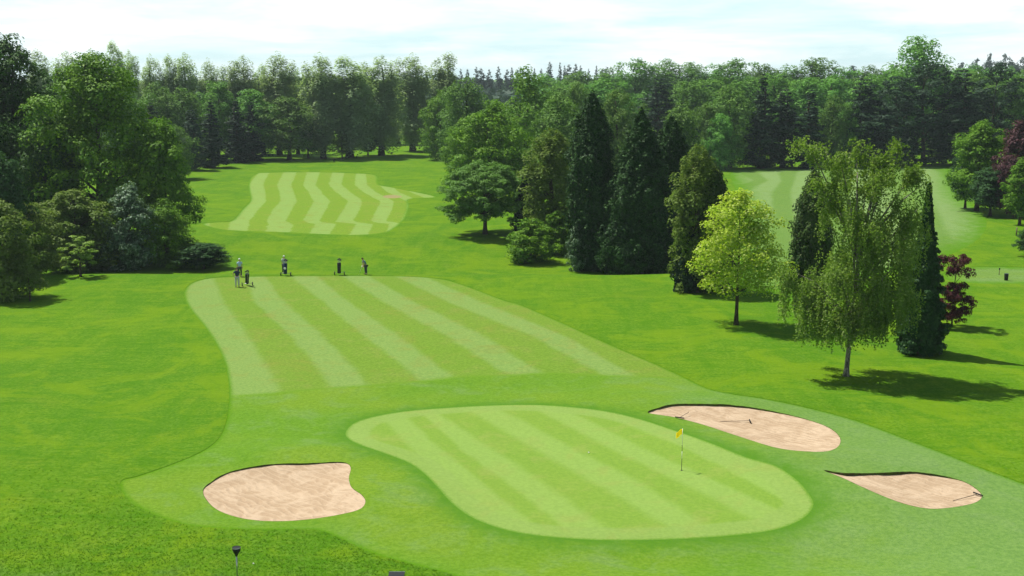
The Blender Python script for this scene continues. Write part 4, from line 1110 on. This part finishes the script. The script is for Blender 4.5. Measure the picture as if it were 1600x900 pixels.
# the club he holds
hnd = Matrix.Rotation(R(-55), 3, 'Z') @ Vector((0, -.27 * 1 - .10, .93 - .10 + .12))
q = at(572, 429); e = tag(empty('golf_club', q), 'golf club held by the bending golfer in blue-grey', 'golf club')
dirv = Matrix.Rotation(R(-55), 3, 'Z') @ Vector((0, -1, 0))
bm = bmesh.new(); tube(bm, [hnd, hnd + dirv * .45 + Vector((0, 0, -hnd.z + .05))], [.012, .008], 6); bm_obj('shaft', bm, M_STEEL, e)
bm = bmesh.new(); box(bm, hnd + dirv * .47 + Vector((0, 0, -hnd.z + .035)), (.10, .05, .05), None, .012); bm_obj('club_head', bm, M_BLACK, e)

# ------------------------------------------------------------------ haze, sky, sun, camera
def haze_box():
    m = bpy.data.materials.new('haze_air'); m.use_nodes = True; nt = m.node_tree; nt.nodes.clear()
    o = nt.nodes.new('ShaderNodeOutputMaterial'); v = nt.nodes.new('ShaderNodeVolumePrincipled')
    v.inputs['Color'].default_value = (0.80, 0.95, 1.0, 1); v.inputs['Density'].default_value = HAZE; v.inputs['Anisotropy'].default_value = 0.2
    nt.links.new(v.outputs[0], o.inputs['Volume'])
    bm = bmesh.new(); box(bm, (0, 1560, 25), (7600, 3560, 56))
    o = bm_obj('haze', bm, m); tag(o, 'thin blue haze over the far trees', 'haze', kind='stuff')
HAZE = 0.00013
USE_HAZE = True
if USE_HAZE: haze_box()

w = bpy.data.worlds.new('World'); SC.world = w; w.use_nodes = True
nt = w.node_tree; nt.nodes.clear()
out = nt.nodes.new('ShaderNodeOutputWorld'); bg = nt.nodes.new('ShaderNodeBackground')
sky = nt.nodes.new('ShaderNodeTexSky'); sky.sky_type = 'NISHITA'; sky.sun_disc = False
sky.sun_elevation = SUN_EL; sky.sun_rotation = math.pi / 2 - SUN_AZ
sky.air_density = 1.0; sky.dust_density = 1.5; sky.ozone_density = 1.0
tc = nt.nodes.new('ShaderNodeTexCoord'); mp = nt.nodes.new('ShaderNodeMapping'); mp.inputs['Scale'].default_value = (1, 1, 7)
nz = nt.nodes.new('ShaderNodeTexNoise'); nz.inputs['Scale'].default_value = 5.5; nz.inputs['Detail'].default_value = 6; nz.inputs['Roughness'].default_value = .6; nz.inputs['Distortion'].default_value = .3
nt.links.new(tc.outputs['Generated'], mp.inputs[0]); nt.links.new(mp.outputs[0], nz.inputs['Vector'])
mr = nt.nodes.new('ShaderNodeMapRange'); mr.inputs[1].default_value = .36; mr.inputs[2].default_value = .66
nt.links.new(nz.outputs['Fac'], mr.inputs[0])
sep = nt.nodes.new('ShaderNodeSeparateXYZ'); nt.links.new(tc.outputs['Generated'], sep.inputs[0])
el = nt.nodes.new('ShaderNodeMapRange'); el.inputs[1].default_value = .075; el.inputs[2].default_value = .13; el.inputs[3].default_value = 1; el.inputs[4].default_value = 0.12
nt.links.new(sep.outputs[2], el.inputs[0])
mu = nt.nodes.new('ShaderNodeMath'); mu.operation = 'MULTIPLY'; nt.links.new(mr.outputs[0], mu.inputs[0]); nt.links.new(el.outputs[0], mu.inputs[1])
# thin pale veil between the clouds, near the horizon
veil = nt.nodes.new('ShaderNodeMix'); veil.data_type = 'RGBA'; veil.inputs[7].default_value = (12.6, 16.6, 16.9, 1)
vm = nt.nodes.new('ShaderNodeMath'); vm.operation = 'MULTIPLY'; vm.inputs[1].default_value = .9; nt.links.new(el.outputs[0], vm.inputs[0])
nt.links.new(vm.outputs[0], veil.inputs[0]); nt.links.new(sky.outputs[0], veil.inputs[6])
cm = nt.nodes.new('ShaderNodeMix'); cm.data_type = 'RGBA'; cm.inputs[7].default_value = (19.0, 20.0, 20.0, 1)
nt.links.new(mu.outputs[0], cm.inputs[0]); nt.links.new(veil.outputs[2], cm.inputs[6])
nt.links.new(cm.outputs[2], bg.inputs[0]); bg.inputs[1].default_value = 0.05
nt.links.new(bg.outputs[0], out.inputs[0])

sl = bpy.data.lights.new('sun', 'SUN'); sl.energy = 5.0; sl.angle = R(0.5); sl.color = (1.0, .965, .90)
so = link(bpy.data.objects.new('sun', sl))
ds = Vector((math.cos(SUN_EL) * math.cos(SUN_AZ), math.cos(SUN_EL) * math.sin(SUN_AZ), math.sin(SUN_EL)))
so.rotation_euler = ds.to_track_quat('Z', 'Y').to_euler(); so.location = (0, 0, 60)

cam = bpy.data.cameras.new('camera'); cam.sensor_width = 36; cam.lens = 36 * F / 1600; cam.clip_start = .5; cam.clip_end = 20000
co = link(bpy.data.objects.new('camera', cam)); co.location = (0, 0, H); co.rotation_euler = (math.pi / 2 - PITCH, 0, 0)
SC.camera = co
SC.render.engine = 'CYCLES'
SC.cycles.max_bounces = 5; SC.cycles.diffuse_bounces = 3; SC.cycles.transmission_bounces = 3; SC.cycles.transparent_max_bounces = 8
SC.cycles.use_denoising = True
SC.view_settings.view_transform = 'Standard'; SC.view_settings.look = 'None'
SC.view_settings.gamma = 1.0; SC.view_settings.use_curve_mapping = False; SC.view_settings.exposure = 0.40
